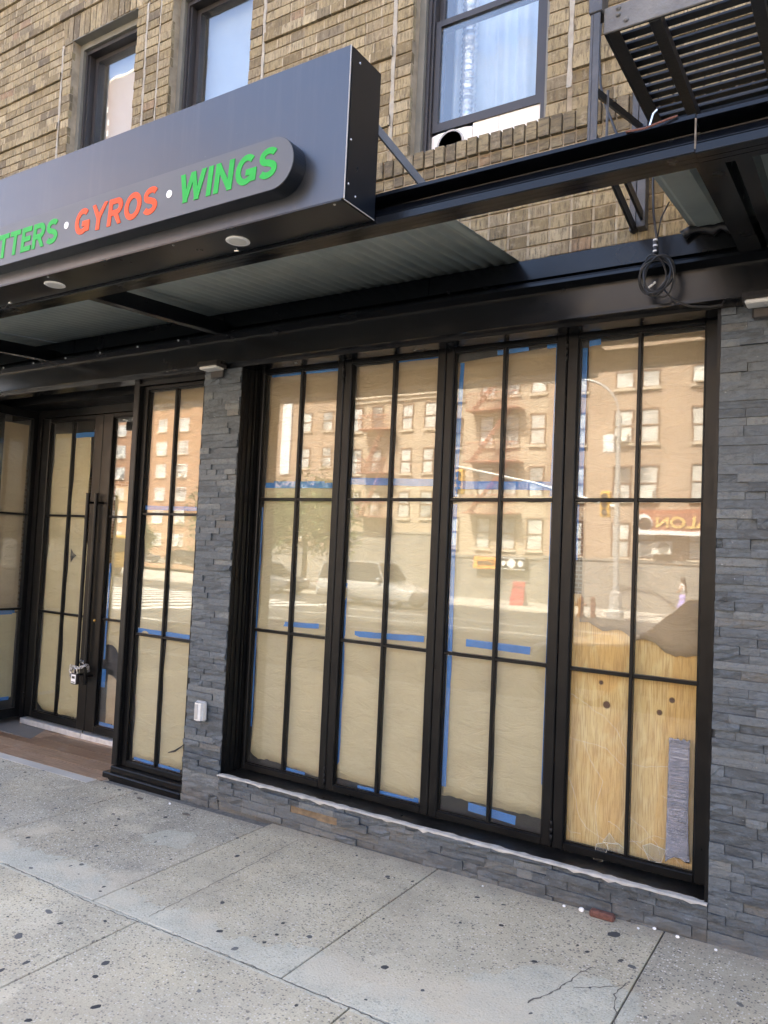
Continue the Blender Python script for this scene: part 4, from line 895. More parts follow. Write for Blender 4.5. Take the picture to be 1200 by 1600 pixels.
# glazed return at the left of the entry, set at right angles to the doors
rt = thing('entry_side_panel', 'dark glazed panel at right angles to the doors, left edge', 'window', (-6.47,.3,-.14))
RX = -6.47
MB().box(RX-.05,RX,.54,.584,-.12,2.63).box(RX-.05,RX,.0,.05,-.12,2.63).box(RX-.05,RX,.05,.54,-.12,-.04).box(RX-.05,RX,.05,.54,2.56,2.63).build('frame', M['black'], rt)
MB().box(RX-.028,RX-.022,.045,.545,-.05,2.57).build('pane', M['glass'], rt)
for z in (1.69,.84): MB().box(RX-.04,RX-.008,.05,.54,z-.009,z+.009).build('muntin', M['black'], rt)
t = thing('paper_cover', 'kraft paper behind the angled glass panel at the left edge', 'paper', (RX-.04,.3,0), 'kraft paper covers behind the side window and doors')
for z0,z1,mt in ((.05,.80,'paper'),(.82,2.50,'paper_refl')):
    MB().add([(RX-.043+U(-.003,.003),y,z) for z in lin(z0,z1,6) for y in lin(.06,.52,6)],[(j*6+i,j*6+i+1,j*6+7+i,j*6+6+i) for j in range(5) for i in range(5)]).build('sheet', M[mt], t, True)
MB().box(RX-.0425,RX-.0415,.06,.50,.79,.83).build('tape_strip', M['tape'], t); MB().box(RX-.0425,RX-.0415,.06,.50,.03,.06).build('tape_strip', M['tape'], t)

# ================================================================== SMALL FIXTURES ON THE PIERS
def wall_light(x, z, label):
    t = thing('wall_light', label, 'light', (x,0,z), 'wall pack lights on the slate piers')
    MB().bbox(x-.055,x+.055,-.035,-.012,z-.075,z+.04,.008).build('back_plate', M['fixture'], t)
    pts = [(-.03,z+.035),(-.115,z+.020),(-.125,z-.004),(-.105,z-.016),(-.03,z-.020)]
    n = len(pts); o = [(xx,y,zz) for xx in (x-.085,x+.085) for y,zz in pts]
    MB().add(o,[tuple(range(n)),tuple(reversed(range(n,2*n)))]+[(i,(i+1)%n,(i+1)%n+n,i+n) for i in range(n)]).build('hood', M['fixture'], t, False, True)
    MB().bbox(x-.074,x+.074,-.118,-.035,z-.030,z-.012,.006).build('lens', M['lens'], t)
    MB().lathe([(.004,0),(.004,-.004)],(x,-.075,z-.030),8).build('screw', M['chrome'], t); return t
wall_light(-3.625,2.648,'small bronze wall light at the top of the narrow slate pier')
wall_light(-.405,2.638,'bronze wall light with pale lens at the top right slate wall')
ob = thing('outlet_box', 'grey weatherproof outlet cover low on the narrow slate pier', 'outlet', (-3.597,0,.44))
MB().bbox(-3.642,-3.552,-.040,-.012,.378,.502,.010).build('box', M['plasticgrey'], ob)
pp = [(-3.628+.0,-.04),(-3.620,-.062),(-3.59,-.070),(-3.568,-.062),(-3.562,-.04)]
MB().prism(pp,.386,.495,'z').build('cover', M['plasticlight'], ob, False)
MB().bbox(-3.61,-3.585,-.0725,-.066,.395,.487,.002).build('latch', M['plasticgrey'], ob)
# cable bundle hanging from the ledge
cb = thing('cable_bundle', 'coiled black cable hanging over the steel beam at right', 'cable', (-.83,-.14,2.6))
MB().tube([(-.87,-.10,3.40),(-.865,-.13,3.20),(-.852,-.16,3.05),(-.838,-.155,2.95),(-.832,-.15,2.86)],.0055,8).build('drop_cable', M['cable'], cb, True)
MB().tube([(-.800,-.10,3.12),(-.822,-.15,3.03),(-.832,-.155,2.95)],.0035,6).build('drop_cable', M['cable'], cb, True)
for k in range(5):
    rx, rzz = U(.05,.075), U(.07,.105); cx, cz, ph, tl = -.832+U(-.018,.018), 2.765+U(-.03,.02), U(0,6), U(-.4,.4)
    MB().tube([(cx+rx*math.cos(a+ph)*math.cos(tl)+rzz*math.sin(a+ph)*math.sin(tl)*.5, -.155+.018*math.sin(a*2+ph), cz+rzz*math.sin(a+ph)) for a in lin(0,2*math.pi,26)],.0042,6,False).build('loop', M['cable'], cb, True)
MB().tube([(-.842,-.165,2.93),(-.836,-.166,2.87)],.009,8).build('connector', M['cable'], cb)
for z in (2.925,2.90,2.875): MB().lathe([(.0105,0),(.0105,.007)],(-.839,-.166,z),10).build('cable_band', M['whitev'], cb)
MB().tube([(-.86,-.175,2.715),(-.83,-.178,2.735)],.005,6).build('plug', M['chrome'], cb)
MB().tube([(-.81,-.14,2.72),(-.77,-.12,2.665),(-.70,-.10,2.632),(-.62,-.09,2.622),(-.575,-.07,2.63),(-.56,-.06,2.66)],.0045,6).build('loop', M['cable'], cb, True)
single(MB().tube([(-1.13,-.02,4.6),(-1.155,-.03,4.2),(-1.165,-.028,3.98),(-1.150,-.035,3.80),(-1.118,-.04,3.68),(-1.05,-.05,3.5),(-1.0,-.06,3.3)],.006,8), 'wall_cable', M['cable'], 'thin cable hanging down the brick beside the fire escape', 'cable', None, True)

# ================================================================== FIRE ESCAPE
fe = thing('fire_escape', 'grey painted iron fire escape balcony at the top right', 'fire escape', (0,-.45,3.1))
FX0, FX1, FY, FZ_ = -.885, 2.2, -.835, 3.475
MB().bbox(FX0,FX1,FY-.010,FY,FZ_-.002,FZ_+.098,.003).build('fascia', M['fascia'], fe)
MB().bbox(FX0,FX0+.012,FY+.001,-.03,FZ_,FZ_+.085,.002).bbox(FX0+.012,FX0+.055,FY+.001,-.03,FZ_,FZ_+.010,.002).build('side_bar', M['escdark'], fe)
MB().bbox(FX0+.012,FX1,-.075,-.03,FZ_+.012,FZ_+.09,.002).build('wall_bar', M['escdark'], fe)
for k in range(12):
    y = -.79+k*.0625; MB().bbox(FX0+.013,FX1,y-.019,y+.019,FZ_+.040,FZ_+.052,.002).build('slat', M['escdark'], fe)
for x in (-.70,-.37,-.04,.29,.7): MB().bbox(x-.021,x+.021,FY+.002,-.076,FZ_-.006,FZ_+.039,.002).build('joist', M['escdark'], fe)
for x,z in ((-.83,3.53),(-.83,3.555),(-.80,3.50)): MB().lathe([(.010,0),(.008,-.006),(.003,-.009)],(x,FY-.010,z),8,'y').build('rivet', M['fascia'], fe)
MB().bbox(-.930,-.918,-.86,-.79,3.06,3.555,.002).bbox(-.918,-.893,-.862,-.852,3.06,3.555,.002).build('post', M['rail'], fe)
MB().bbox(-.936,-.886,-.866,-.79,3.556,4.7,.003).build('post', M['rail'], fe)
MB().bbox(-.995,-.965,-.03,.02,3.05,3.75,.002).bbox(-.955,-.915,-.06,.02,3.05,3.75,.002).build('wall_channel', M['rail'], fe)
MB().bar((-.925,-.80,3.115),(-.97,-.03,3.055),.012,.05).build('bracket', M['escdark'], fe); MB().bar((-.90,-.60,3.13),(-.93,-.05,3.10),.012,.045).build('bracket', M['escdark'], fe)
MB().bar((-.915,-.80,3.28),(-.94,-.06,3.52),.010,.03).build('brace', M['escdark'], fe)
MB().tube([(-.905,-.70,3.34),(-.905,-.70,3.10)],.006,6).build('rod', M['rail'], fe)
MB().bbox(-.88,FX1,FY-.006,FY+.002,4.35,4.40,.002).build('hand_rail', M['rail'], fe)
for x in lin(-.72,2.1,18): MB().bbox(x-.008,x+.008,FY-.005,FY+.006,FZ_+.098,4.35,.002).build('baluster', M['rail'], fe)
# wires and rust on top of the beam
tw = thing('wire_tie', 'rusty twisted wire tie lying over the steel beam under the fire escape', 'wire', (-.62,-1.15,2.90))
MB().tube([(-.70,-1.155,2.895),(-.64,-1.165,2.885),(-.58,-1.16,2.897),(-.54,-1.155,2.905)],.0035,6).build('wire', M['redbrick'], tw); MB().tube([(-.625,-1.16,2.89),(-.615,-1.158,2.93),(-.605,-1.15,2.945)],.003,6).build('wire', M['chrome'], tw)

# ================================================================== LITTER
def lump(name, mat, x, y, sx, sy, sz, label, cat, group=None, rot=0):
    pts = []; b = MB(); n = 8
    for j,(f,h) in enumerate(((.8,0),(1,.35),(.9,.8),(.55,1))):
        for i in range(n):
            a = 2*math.pi*i/n+rot; r = f*U(.8,1.1); pts.append((x+sx*r*math.cos(a),y+sy*r*math.sin(a),gz(x,y)+sz*h))
    b.add(pts,[tuple(reversed(range(n))),tuple(range(3*n,4*n))]+[(j*n+i,j*n+(i+1)%n,j*n+n+(i+1)%n,j*n+n+i) for j in range(3) for i in range(n)])
    return single(b, name, mat, label, cat, group)
o = MB().bbox(-1.075,-.965,-.062,-.022,gz(-1,-.05)-.002,gz(-1,-.05)+.028,.007).build('brick_fragment', M['redbrick']); tag(o,'broken red brick chunk lying against the slate sill wall','brick')
lit = [(-1.12,-.03,.014),(-1.20,-.035,.008),(-.70,-.03,.009),(-.80,-.012,.008),(-.545,-.05,.007),(-3.72,-.13,.009),(-.86,-.05,.006),(-1.6,-.06,.005)]
LL = ['largest white scrap, just left of the broken brick chunk','small white scrap second left of the broken brick chunk','white scrap right of the joint below the slate sill wall','white scrap against the wall at the pavement joint','white scrap at the foot of the wide slate wall','white scrap below the side window base','white scrap between the brick chunk and the joint','tiny white scrap under the middle of the slate sill wall']
for (x,y,r),ll in zip(lit,LL): lump('litter_scrap', M['litter'], x,y,r,r*.7,r*1.1,ll,'litter','white scraps along the wall',U(0,6))
for x,y,r,ll in ((-3.95,-.17,.03,'dry brown leaf scrap below the side window base'),(-3.5,-.20,.035,'dry brown leaf scrap in front of the narrow slate pier'),(-4.05,-.12,.02,'smallest brown leaf scrap close to the side window base')): lump('dead_leaf', M['crackm'], x,y,r,r*.5,.006,ll,'leaf','brown scraps below the side window',U(0,6))

# ================================================================== ACROSS THE AVENUE (seen in the shop glass)
t_ = NT('window_blinds'); q_ = t_.wn(t_.math('MULTIPLY', t_.n('ShaderNodeObjectInfo').outputs['Random'], 61.)); t_.bsdf(t_.mix(t_.ramp(t_.noise(t_.mapp(t_.pos(),(.6,1,1)), 1.1, 3),[(.40,0),(.6,1)]), t_.ramp(q_,[(0,(.10,.10,.10)),(.35,(.30,.30,.28)),(1,(.55,.54,.5))]), (.6,.6,.56)), .12); M['blind_backing'] = t_.m; M['frame_b'] = pbr('brown_window_frame', (.16,.09,.06), .6, .1, 5, 0)
M['stucco'] = pbr('grey_painted_base', (.23,.215,.19), .9, .2, 1.2, .1); M['stone'] = pbr('pale_stone', (.52,.45,.35), .85, .1, 4, .1)
M['escred'] = pbr('red_escape_paint', (.34,.13,.09), .6, .15, 3, 0); M['acw'] = pbr('ac_casing', (.66,.65,.6), .6, .1, 5, 0)
M['galv'] = pbr('galvanised_pole', (.42,.42,.40), .45, .12, 4, 0, 60, .2); M['yellow'] = pbr('signal_yellow', (.75,.42,.04), .5, .1, 5, 0)
M['awn'] = pbr('awning_brown', (.22,.07,.035), .7, .1, 4, 0); M['gold'] = pbr('awning_gold', (.62,.42,.13), .6, .05, 4, 0)
M['carbrown'] = pbr('dark_car_paint', (.045,.032,.028), .22, .05, 2, 0, 60, .3, .6); M['carwhite'] = pbr('white_car_paint', (.34,.34,.335), .25, .03, 2, 0, 60, 0, .5)
M['cargrey'] = pbr('grey_car_paint', (.16,.165,.17), .25, .03, 2, 0, 60, .3, .5); M['carglass'] = pbr('car_glass', (.02,.022,.022), .06, .1, 2, 0); M['rubber'] = pbr('tyre_rubber', (.02,.02,.02), .8, .1, 9, 0); M['tail'] = pbr('red_lens', (.36,.05,.05), .25, .05, 3, 0)
M['skin'] = pbr('skin', (.42,.23,.15), .6, .05, 5, 0); M['hair'] = pbr('brown_hair', (.05,.025,.015), .6, .2, 30, 0); M['lavender'] = pbr('lavender_cloth', (.42,.36,.72), .85, .05, 5, 0)
M['bark'] = pbr('bark', (.09,.065,.045), .9, .3, 9, .5)
t_ = NT('leaves'); t_.bsdf(t_.ramp(t_.wn(t_.math('MULTIPLY', t_.n('ShaderNodeNewGeometry').outputs['Random Per Island'], 77.)), [(0,(.04,.075,.02)),(.6,(.07,.12,.03)),(1,(.11,.16,.05))]), .6); M['leaf'] = t_.m

def opp(name, label, x0, x1, y, z1, mat, wxs, z0, pitch, n, ww=.74, wh=1.62, base=1.54, depth=14, frame='frame_b', twin=False, group='buildings across the avenue', ac=0):
    t = thing(name, label, 'building', ((x0+x1)/2,y,FZ), group)
    MB().box(x0,x1,y-depth,y,FZ-1,z1).build('wall', M[mat], t)
    if base > FZ: MB().box(x0-.02,x1+.02,y-.2,y+.06,FZ-.4,base).box(x0-.02,x1+.02,y-.2,y+.12,base,base+.12).build('base_course', M['stucco'], t)
    c = MB().box(x0-.1,x1+.1,y-.3,y+.25,z1-.35,z1+.1).box(x0-.1,x1+.1,y-.3,y+.12,z1-.6,z1-.35).build('cornice', M['stone'], t)
    wm = None
    for k in range(n):
        for x in wxs:
            zs = z0+k*pitch
            if wm is None:
                def mk(nm, b, mt): me = b.build(nm, M[mt], None); d = me.data; bpy.data.objects.remove(me); return d
                fr = MB().box(-ww/2-.07,-ww/2,.0,.07,0,wh).box(ww/2,ww/2+.07,.0,.07,0,wh).box(-ww/2,ww/2,0,.07,wh-.07,wh).box(-ww/2,ww/2,0,.06,wh*.5-.03,wh*.5+.03).box(-ww/2,ww/2,0,.07,0,.05)
                if twin: fr.box(-.03,.03,0,.065,.05,wh-.07)
                wm = (mk('window',fr,frame), mk('pane',MB().box(-ww/2,ww/2,-.05,.02,.0,wh),'blind_backing'), mk('sill',MB().box(-ww/2-.12,ww/2+.12,-.05,.12,-.13,0),'stone'), mk('air_conditioner',MB().bbox(-.27,.27,.0,.34,.05,.42,.02),'acw'))
            o = bpy.data.objects.new('window', wm[0]); COL.objects.link(o); o.parent = t; o.location = Vector((x,y,zs))-ORG[t.name]
            for nm, me in (('pane',wm[1]),('sill',wm[2])):
                q = bpy.data.objects.new(nm, me); COL.objects.link(q); q.parent = o
            if ac and random.random() < ac: q = bpy.data.objects.new('air_conditioner', wm[3]); COL.objects.link(q); q.parent = o
    return t
A = opp('brick_building', 'red brick apartment house with salon awning across the avenue', -13.7, 8, -32, 13.4, 'brickA', [-12.2,-10.0,-8.8,-6.55,-4.3,-3.1,-.9,1.3,2.5,4.7,6.6], 1.74, 2.62, 4, ac=.35)
B = opp('brick_building', 'pale brick walk-up with red fire escapes across the avenue', -19.6,-13.75,-32.3,13.2,'brickB',[-18.9,-17.1,-15.7,-14.3],1.9,2.62,4,.7,1.6,1.4,14)
C_ = opp('brick_building', 'low tan brick house with red fire escape down the avenue', -28.3,-21.5,-36,11.4,'brickB',[-27.9,-26.3,-24.2,-22.6],3.6,2.7,3,.7,1.6,2.6,12)
D_ = opp('brick_building', 'brown brick corner block with white vertical strip down the avenue', -47,-30.5,-45,14.0,'brickA',[-45.5,-43.4,-39.2,-37,-34.8,-32.6],2.2,2.9,4,.9,1.6,1.6,14)
MB().box(-41.7,-40.7,-45.2,-44.85,7.5,13.7).build('white_strip', M['whitev'], D_)
E_ = opp('brick_tower', 'orange brick housing tower with white twin windows', -92,-66.5,-60,46,'brickC',[-90,-86,-82,-77.5,-73.3,-69.6],1.0,2.75,16,1.5,1.5,-.6,18,'whitev',True,ac=.5)
F_ = opp('balcony_tower', 'brown tower with white balcony slabs beyond the avenue', -122,-93,-75,52,'brickC',[-120,-115,-110,-105,-100,-96],2.0,3.4,14,1.6,1.7,-.6,18,'whitev',True)
for k in range(14):
    MB().box(-106,-93.5,-75.01,-73.3,3.6+k*3.4,3.85+k*3.4).build('balcony_slab', M['whitev'], F_)
    b = MB().box(-106,-93.5,-73.36,-73.3,4.85+k*3.4,4.92+k*3.4)
    for x in lin(-106,-93.6,30): b.box(x,x+.04,-73.35,-73.31,3.85+k*3.4,4.85+k*3.4)
    b.build('balcony_rail', M['galv'], F_)
opp('brick_tower', 'very tall reddish tower rising beyond the roofs', -176,-160,-120,121,'browntower',lin(-175,-170.5,4),60,3.1,19,1.0,1.6,-.6,24,'frame_b')
opp('brick_building', 'plain unseen brick block added along the avenue to bounce light', 9,40,-32,15,'brickA',lin(11,38,12),1.9,2.7,4,.8,1.6,1.4,14,ac=.3)  # unseen block, added to bounce light
def red_escape(t, x0, x1, y, z0, pitch, n, mat='escred'):
    for k in range(n):
        z = z0+k*pitch; p = MB().box(x0,x1,y,y+.95,z-.06,z).build('escape_platform', M[mat], t)
        b = MB().box(x0,x1,y+.92,y+.95,z+.85,z+.9)
        for x in lin(x0,x1-.03,16): b.box(x,x+.03,y+.92,y+.95,z,z+.85)
        b.build('railing', M[mat], p)
        if k < n-1:
            b = MB().bar((x0+.3,y+.5,z),(x1-.5,y+.5,z+pitch),.05,.09).bar((x0+.3,y+.8,z),(x1-.5,y+.8,z+pitch),.05,.09)
            for s in lin(.05,.95,9): b.box(x0+.3+(x1-.8-x0)*s-.09,x0+.3+(x1-.8-x0)*s+.09,y+.5,y+.8,z+pitch*s-.02,z+pitch*s)
            b.build('stair', M[mat], p)
red_escape(B,-17.9,-15.0,-32.3,3.7,2.62,4); red_escape(C_,-27.2,-25.0,-36,3.6,2.7,3)
# shop signs on the opposite side
def text_part(word, xr, xl, zb, hgt, y, mat, par, name='lettering'):   # reads correctly for someone facing the far side
    cu = bpy.data.curves.new('t','FONT'); cu.body = word; cu.size = 1; cu.offset = .02; cu.extrude = .03; cu.resolution_u = 3
    ob = bpy.data.objects.new('tmp', cu); COL.objects.link(ob); dg = bpy.context.evaluated_depsgraph_get(); dg.update()
    me = bpy.data.meshes.new_from_object(ob.evaluated_get(dg)); bpy.data.objects.remove(ob); bpy.data.curves.remove(cu)
    xs = [v.co.x for v in me.vertices]; ys = [v.co.y for v in me.vertices]; a,b_,c,d = min(xs),max(xs),min(ys),max(ys); o = ORG.get(par.name, Vector())
    for v in me.vertices: v.co = Vector((xr-(v.co.x-a)/(b_-a)*(xr-xl), y+v.co.z*.3, zb+(v.co.y-c)/(d-c)*hgt))-o
    me.materials.clear(); me.materials.append(M[mat]); ob = bpy.data.objects.new(name, me); COL.objects.link(ob); ob.parent = par
sa = thing('salon_awning', 'brown awning sign reading salon across the avenue', 'awning', (-6.8,-31.4,2.8))
b = MB().add([(x,y,z) for x in (-9.2,-4.4) for y,z in ((-32,2.9),(-32,3.95),(-31.45,3.75),(-31.2,2.82))],[(0,1,2,3),(7,6,5,4),(0,4,5,1),(1,5,6,2),(2,6,7,3),(3,7,4,0)]).build('awning', M['awn'], sa, False, True)
MB().box(-9.19,-4.41,-31.23,-31.17,2.78,2.98).build('valance', M['whitev'], sa)
text_part('SALON',-5.6,-8.25,3.10,.50,-31.24,'gold',sa); MB().lathe([(.42,0),(.42,.03)],(-8.82,-31.24,3.30),28,'y').build('roundel', M['whitev'], sa); MB().lathe([(.30,0),(.30,.04)],(-8.72,-31.24,3.26),20,'y').build('roundel_picture', M['hair'], sa)
cdn = thing('condenser_unit', 'white condenser unit under the salon awning', 'air conditioner', (-8.06,-31.6,1.95)); MB().bbox(-8.48,-7.64,-31.95,-31.6,1.93,2.5,.03).build('case', M['acw'], cdn); MB().lathe([(.24,0),(.24,.02)],(-7.95,-31.6,2.22),24,'y').build('fan_grille', M['stucco'], cdn)
gs = thing('orange_shop_sign', 'orange shop sign with script lettering across the avenue', 'sign', (-16.8,-32,.85)); MB().box(-17.4,-16.15,-32.3,-31.9,.83,1.45).build('panel', pbr('sign_orange',(.72,.30,.05),.6), gs); text_part('Gabriel',-16.25,-17.2,1.0,.32,-31.88,'cable',gs)
ks = thing('food_sign', 'black food sign with round white plate across the avenue', 'sign', (-15.2,-32,.8)); MB().box(-15.95,-14.55,-32.3,-31.9,.82,1.46).build('panel', M['cable'], ks)
for x,r in ((-15.3,.24),(-14.8,.16),(-15.75,.14)): MB().lathe([(r,0),(r,.03)],(x,-31.9,1.14),20,'y').build('plate', M['whitev'], ks)
MB().box(-15.93,-14.57,-31.9,-31.88,1.41,1.44).box(-15.93,-14.57,-31.9,-31.88,.84,.87).build('border', M['whitev'], ks)
af = thing('sandwich_board', 'red sandwich board standing on the far pavement', 'sign', (-13.9,-29.5,FZ)); MB().bar((-13.9,-29.3,FZ),(-13.9,-29.6,FZ+1.05),.62,.03,(0,1,0)).build('board', M['tail'], af); MB().bar((-13.9,-29.9,FZ),(-13.9,-29.62,FZ+1.05),.62,.03,(0,1,0)).build('board', M['whitev'], af)
# street lamp with signal mast, hydrant, bollard
lp = thing('street_lamp', 'white street lamp with signal arm reflected in the cracked panel', 'street lamp', (-8.25,-25.8,-.62))
LX, LY = -8.45, -25.9
MB().lathe([(.36,0),(.36,.25),(.28,.35),(.24,.95),(.16,1.0)],(LX,LY,FZ+.05),8).build('base', M['galv'], lp); MB().tube([(LX,LY,FZ+.9),(LX,LY,3.5),(LX,LY,7.2)],[.13,.11,.08],12).build('pole', M['galv'], lp)
MB().tube([(LX,LY,7.1)]+[(LX-.05-1.7*(1-math.cos(a)),LY,7.2+1.55*math.sin(a)) for a in lin(0,math.pi/2,12)]+[(LX-2.6,LY,8.75)],.05,8).build('arm', M['galv'], lp, True); MB().bbox(LX-3.2,LX-2.5,LY-.14,LY+.14,8.66,8.80,.03).build('luminaire', M['galv'], lp)
MB().bbox(LX-.55,LX-.12,LY-.15,LY+.2,5.7,6.4,.03).build('control_box', M['whitev'], lp)
ma = MB().tube([(LX,LY,3.6),(LX-3.5,LY,4.6),(LX-7.0,LY,5.35)],[.09,.07,.05],8).build('signal_arm', M['galv'], lp)
for x,z in ((LX-6.8,4.15),(LX-.45,3.2)):
    s_ = MB().bbox(x-.18,x+.18,LY-.14,LY+.14,z,z+1.05,.03).build('signal_head', M['yellow'], lp)
    for q in (.2,.52,.84): MB().lathe([(.12,0),(.12,.08)],(x,LY+.14,z+q),14,'y').build('signal_lens', M['cable'], s_)
hy = thing('fire_hydrant', 'small fire hydrant on the far pavement', 'hydrant', (-9.75,-25.4,FZ)); MB().lathe([(.16,0),(.16,.08),(.11,.1),(.11,.55),(.14,.57),(.14,.63),(.1,.72),(.03,.8)],(-9.75,-25.9,FZ),14).build('body', M['redbrick'], hy); MB().tube([(-9.98,-25.9,FZ+.45),(-9.52,-25.9,FZ+.45)],.06,10).build('nozzle', M['redbrick'], hy)
single(MB().lathe([(.09,0),(.09,.75),(.06,.8)],(-9.25,-25.8,FZ),14), 'bollard', M['redbrick'], 'short bollard beside the fire hydrant on the far pavement', 'bollard')
# vehicles
def car(name, label, x, y, z, paint, length=4.6, width=1.82, suv=False, face=-1, group=None):
    t = thing(name, label, 'car', (x,y,z), group); L = length; s = face
    H = 1.72 if suv else 1.43; bz = .98 if suv else .86
    def P(u): return x + s*(u-.5)*-L*-1      # u=0 front .. 1 rear, front towards face
    def X(u): return x + s*(.5-u)*L
    lower = [(0.01,.42),(.0,.62),(.03,.74),(.10,.80),(.27,bz),(.30,bz),(.97,bz+.02),(.995,.8),(1,.5),(.98,.3),(.02,.28)]
    roof = [(.27,bz-.02),(.40,H-.04),(.47,H),(.66,H),(.76,H-.06),(.88 if not suv else .95,bz+.02)] if not suv else [(.27,bz-.02),(.37,H-.05),(.43,H),(.88,H-.02),(.95,H-.12),(.975,bz+.02)]
    b = MB(); st = [(-1,.0),(-.985,.5),(-.9,.9),(-.5,1),(.5,1),(.9,.9),(.985,.5),(1,0)]; n = len(lower)
    o = []
    for yy_,f in st:
        for u,zz in lower: o.append((X(.5+(u-.5)*(.965+.035*f)), y+yy_*width/2, z+ (zz if zz < .5 else zz-.05*(1-f))))
    fs = [tuple(range(n)), tuple(reversed(range((len(st)-1)*n,len(st)*n)))]+[(k*n+i,k*n+(i+1)%n,k*n+n+(i+1)%n,k*n+n+i) for k in range(len(st)-1) for i in range(n)]
    bo = b.add(o,fs).build('body', M[paint], t, True, True)
    def cab(ins, dz, mat, nm, rf):
        b = MB(); o = []; n = len(rf)
        for yy_,f in ((-1,0),(-.9,1),(.9,1),(1,0)):
            for u,zz in rf: k = (zz-bz)/(H-bz); o.append((X(u), y+yy_*(width/2-.03-ins-.20*max(0,k)), z+zz-(.03 if f == 0 else 0)*k-dz))
        return b.add(o,[tuple(range(n)),tuple(reversed(range(3*n,4*n)))]+[(k*n+i,k*n+(i+1)%n,k*n+n+(i+1)%n,k*n+n+i) for k in range(3) for i in range(n)]).build(nm, M[mat], t, False, True)
    cab(0,.025,'carglass','window_glass',roof)
    MB().add([(X(u),y+sy*(width/2-.30),z+H+.002-(.05 if u in (.43,.72) else 0)*0) for u in ((.45,.68) if not suv else (.42,.9)) for sy in (-1,1)],[(0,1,3,2)]).build('roof', M[paint], t)
    for sy in (-1,1):
        for a_,c_ in zip(roof[:-1],roof[1:]):
            k1 = max(0,(a_[1]-bz)/(H-bz)); k2 = max(0,(c_[1]-bz)/(H-bz))
            MB().bar((X(a_[0]),y+sy*(width/2-.035-.20*k1),z+a_[1]),(X(c_[0]),y+sy*(width/2-.035-.20*k2),z+c_[1]),.05,.045).build('roof_rail', M[paint], t)
        for u in (.17,.80):
            w = MB().lathe([(.2,-.11),(.32,-.10),(.335,0),(.32,.10),(.2,.11)],(X(u),y+sy*(width/2-.12),z+.335),22,'y').build('wheel', M['rubber'], t, True); MB().lathe([(.2,-.115),(.19,.115)],(X(u),y+sy*(width/2-.12),z+.335),16,'y').build('rim', M['chrome'], w)
        MB().bbox(min(X(.0),X(.05)),max(X(.0),X(.05)),y+sy*.68-.16,y+sy*.68+.16,z+.62,z+.74,.03).build('headlight', M['lens'], t); MB().bbox(min(X(.955),X(1.002)),max(X(.955),X(1.002)),y+sy*.70-.16,y+sy*.70+.16,z+.68,z+.84,.03).build('tail_light', M['tail'], t)
        MB().bbox(min(X(.30),X(.34)),max(X(.30),X(.34)),y+sy*(width/2+.06)-.09,y+sy*(width/2+.06)+.09,z+bz+.02,z+bz+.16,.03).build('mirror', M[paint], t)
    return t
car('parked_car', 'dark car parked at the near kerb, reflected beside the slate wall', -1.35, -6.15, rz(0,-6.15), 'carbrown', 4.6)
car('parked_suv', 'white off-road car by the far kerb, reflected in the second panel', -16.6, -21.5, rz(0,-21.5), 'carwhite', 4.4, 1.85, True, 1)
car('parked_car', 'pale car by the brick tower down the avenue', -62, -48, FZ, 'carwhite', 4.6, 1.82, False, 1); car('parked_car', 'dark car by the brick tower down the avenue', -55, -48, FZ, 'carbrown', 4.6, 1.82, False, 1)
car('parked_car', 'grey car at the far kerb down the avenue', -25.5, -25.2, rz(0,-25.2), 'cargrey', 4.5, 1.8, False, 1)
# truck seen in the doors
tk = thing('yellow_truck', 'yellow box truck down the avenue, reflected in the doors', 'truck', (-43,-26,rz(0,-26))); zt = rz(0,-26)
MB().bbox(-46,-41,-27.2,-24.9,zt+.7,zt+3.3,.05).build('cargo_box', M['yellow'], tk); MB().bbox(-40.9,-39.2,-27.1,-25,zt+.5,zt+2.5,.12).build('cab', M['yellow'], tk); MB().box(-40.3,-39.15,-26.9,-24.97,zt+1.5,zt+2.3).build('window_glass', M['carglass'], tk)
for x in (-45,-40): 
    for y in (-26.9,-25.1): MB().lathe([(.45,-.12),(.45,.12)],(x,y,zt+.45),18,'y').build('wheel', M['rubber'], tk)
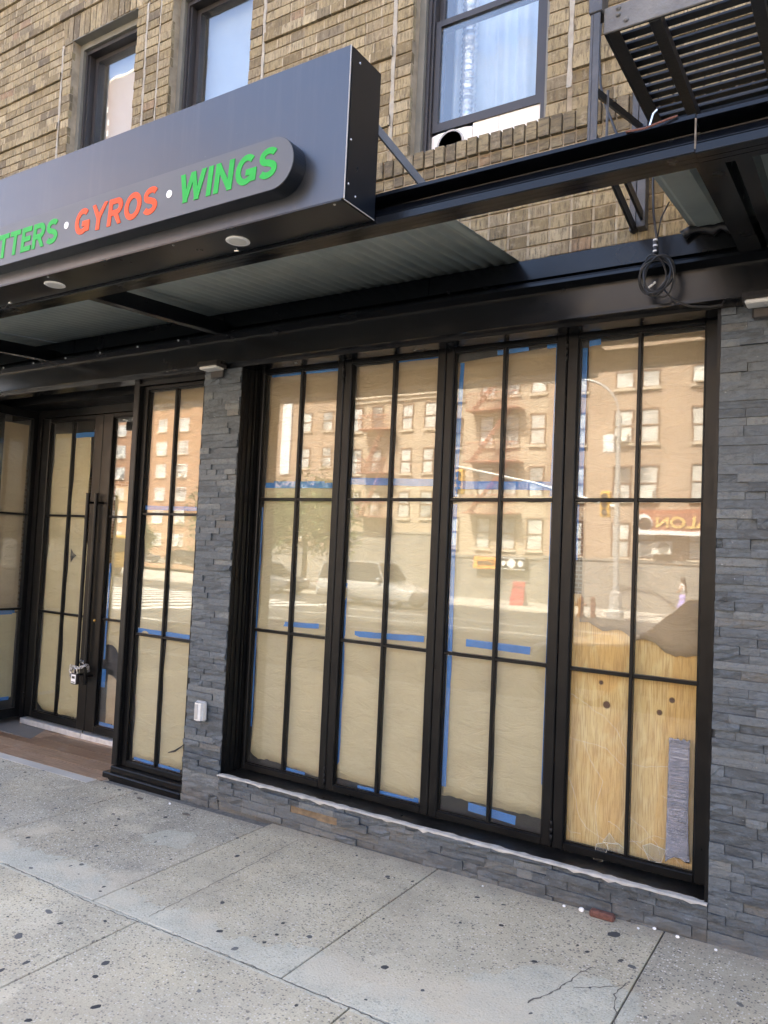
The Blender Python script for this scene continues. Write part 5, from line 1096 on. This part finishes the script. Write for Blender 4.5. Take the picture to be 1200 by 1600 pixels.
# person on the far pavement
pe = thing('person', 'long-haired person in white top and lavender trousers walking, reflected right', 'person', (-6.6,-29,FZ))
def skin_body(par, base, rot):
    V = {'pel':(0,0,.93,.12,.09),'ch':(0,0,1.25,.14,.10),'nk':(0,.0,1.44,.05,.05),'hd':(0,.02,1.56,.085,.10),'tp':(0,.02,1.66,.05,.06),
         'sl':(-.17,0,1.38,.05,.05),'el':(-.22,.05,1.12,.04,.04),'hl':(-.06,.22,1.05,.03,.03),'sr':(.17,0,1.38,.05,.05),'er':(.22,.05,1.12,.04,.04),'hr':(.06,.22,1.07,.03,.03),
         'tl':(-.09,0,.85,.08,.08),'kl':(-.09,.12,.48,.055,.055),'al':(-.09,.10,.08,.04,.04),'fl':(-.09,.24,.04,.03,.03),'tr':(.09,0,.85,.08,.08),'kr':(.09,-.02,.48,.055,.055),'ar':(.09,-.18,.10,.04,.04),'fr':(.09,-.06,.04,.03,.03)}
    E = [('pel','ch'),('ch','nk'),('nk','hd'),('hd','tp'),('ch','sl'),('sl','el'),('el','hl'),('ch','sr'),('sr','er'),('er','hr'),('pel','tl'),('tl','kl'),('kl','al'),('al','fl'),('pel','tr'),('tr','kr'),('kr','ar'),('ar','fr')]
    ks_ = list(V); me = bpy.data.meshes.new('body'); R3 = Matrix.Rotation(rot,3,'Z')
    me.from_pydata([R3 @ Vector(V[k][:3]) for k in ks_], [(ks_.index(a),ks_.index(b)) for a,b in E], []); ob = bpy.data.objects.new('body', me); COL.objects.link(ob); ob.parent = par
    md = ob.modifiers.new('skin','SKIN'); 
    for i,k in enumerate(ks_): me.skin_vertices[0].data[i].radius = V[k][3:]
    me.skin_vertices[0].data[0].use_root = True; ob.modifiers.new('sub','SUBSURF').render_levels = 1; me.materials.append(M['skin']); return R3
R3 = skin_body(pe, None, rad(90))
def shell(prof, mat, nm):
    n = 16; o = []
    for h,rx,ry,cx,cy in prof:
        for k in range(n): a = 2*math.pi*k/n; o.append((R3 @ Vector((cx+rx*math.cos(a),cy+ry*math.sin(a),h)))+ORG[pe.name])
    MB().add(o,[tuple(reversed(range(n))),tuple(range((len(prof)-1)*n,len(prof)*n))]+[(i*n+k,i*n+(k+1)%n,i*n+n+(k+1)%n,i*n+n+k) for i in range(len(prof)-1) for k in range(n)]).build(nm, M[mat], pe, True)
shell([(.98,.16,.12,0,0),(1.15,.15,.115,0,0),(1.32,.19,.13,0,0),(1.42,.14,.09,0,0),(1.46,.07,.06,0,0)],'whitev','top')
for sx,kx,ky in ((-.09,.10,.12),(.09,-.16,-.02)): shell([(.12,.07,.08,sx,kx*1.0),(.5,.085,.085,sx,ky),(.86,.11,.11,sx*.9,0),(1.0,.10,.11,sx*.6,0)],'lavender','trouser_leg')
shell([(1.05,.09,.05,0,-.12),(1.3,.12,.07,0,-.09),(1.5,.11,.09,0,-.045),(1.62,.105,.11,0,-.005),(1.70,.07,.08,0,.0),(1.72,.02,.02,0,0)],'hair','hair')
# trees down the avenue
def tree(x, y, h, r, label, seed):
    t = thing('street_tree', label, 'tree', (x,y,FZ), 'street trees down the avenue'); rr = random.Random(seed); b = MB()
    b.tube([(x,y,FZ-.05),(x+.05,y,FZ+h*.25),(x,y+.05,FZ+h*.5),(x+.1,y,FZ+h*.8)],[.17,.14,.1,.04],8)
    tips = []
    for k in range(9):
        a = k*2.4; z = FZ+h*(.35+.05*k); e = (x+math.cos(a)*r*.7,y+math.sin(a)*r*.7,z+h*.18); tips.append(e); b.tube([(x,y,z),((x+e[0])/2,(y+e[1])/2,z+h*.12),e],[.06,.04,.02],6)
    b.build('trunk', M['bark'], t); c = MB()
    for k in range(6500):
        q = rr.choice(tips); d = Vector((rr.gauss(0,1),rr.gauss(0,1),rr.gauss(0,.8)))*r*.30; p = Vector(q)+d; s = rr.uniform(.07,.14); n_ = Vector((rr.gauss(0,1),rr.gauss(0,1),rr.gauss(0,1))).normalized(); u = n_.orthogonal().normalized(); v = n_.cross(u)
        c.add([p-u*s,p+v*s*.6,p+u*s,p-v*s*.6],[(0,1,2,3)])
    tag(c.build('crown', M['leaf'], t), kind='stuff')
tree(-25.6,-28.4,5.4,2.3,'leafy street tree standing by the low tan brick house',1); tree(-30.2,-28.6,5.2,2.3,'leafy street tree in front of the brown corner block',2); tree(-60,-46,3.4,1.4,'small leafy tree before the orange tower',3)
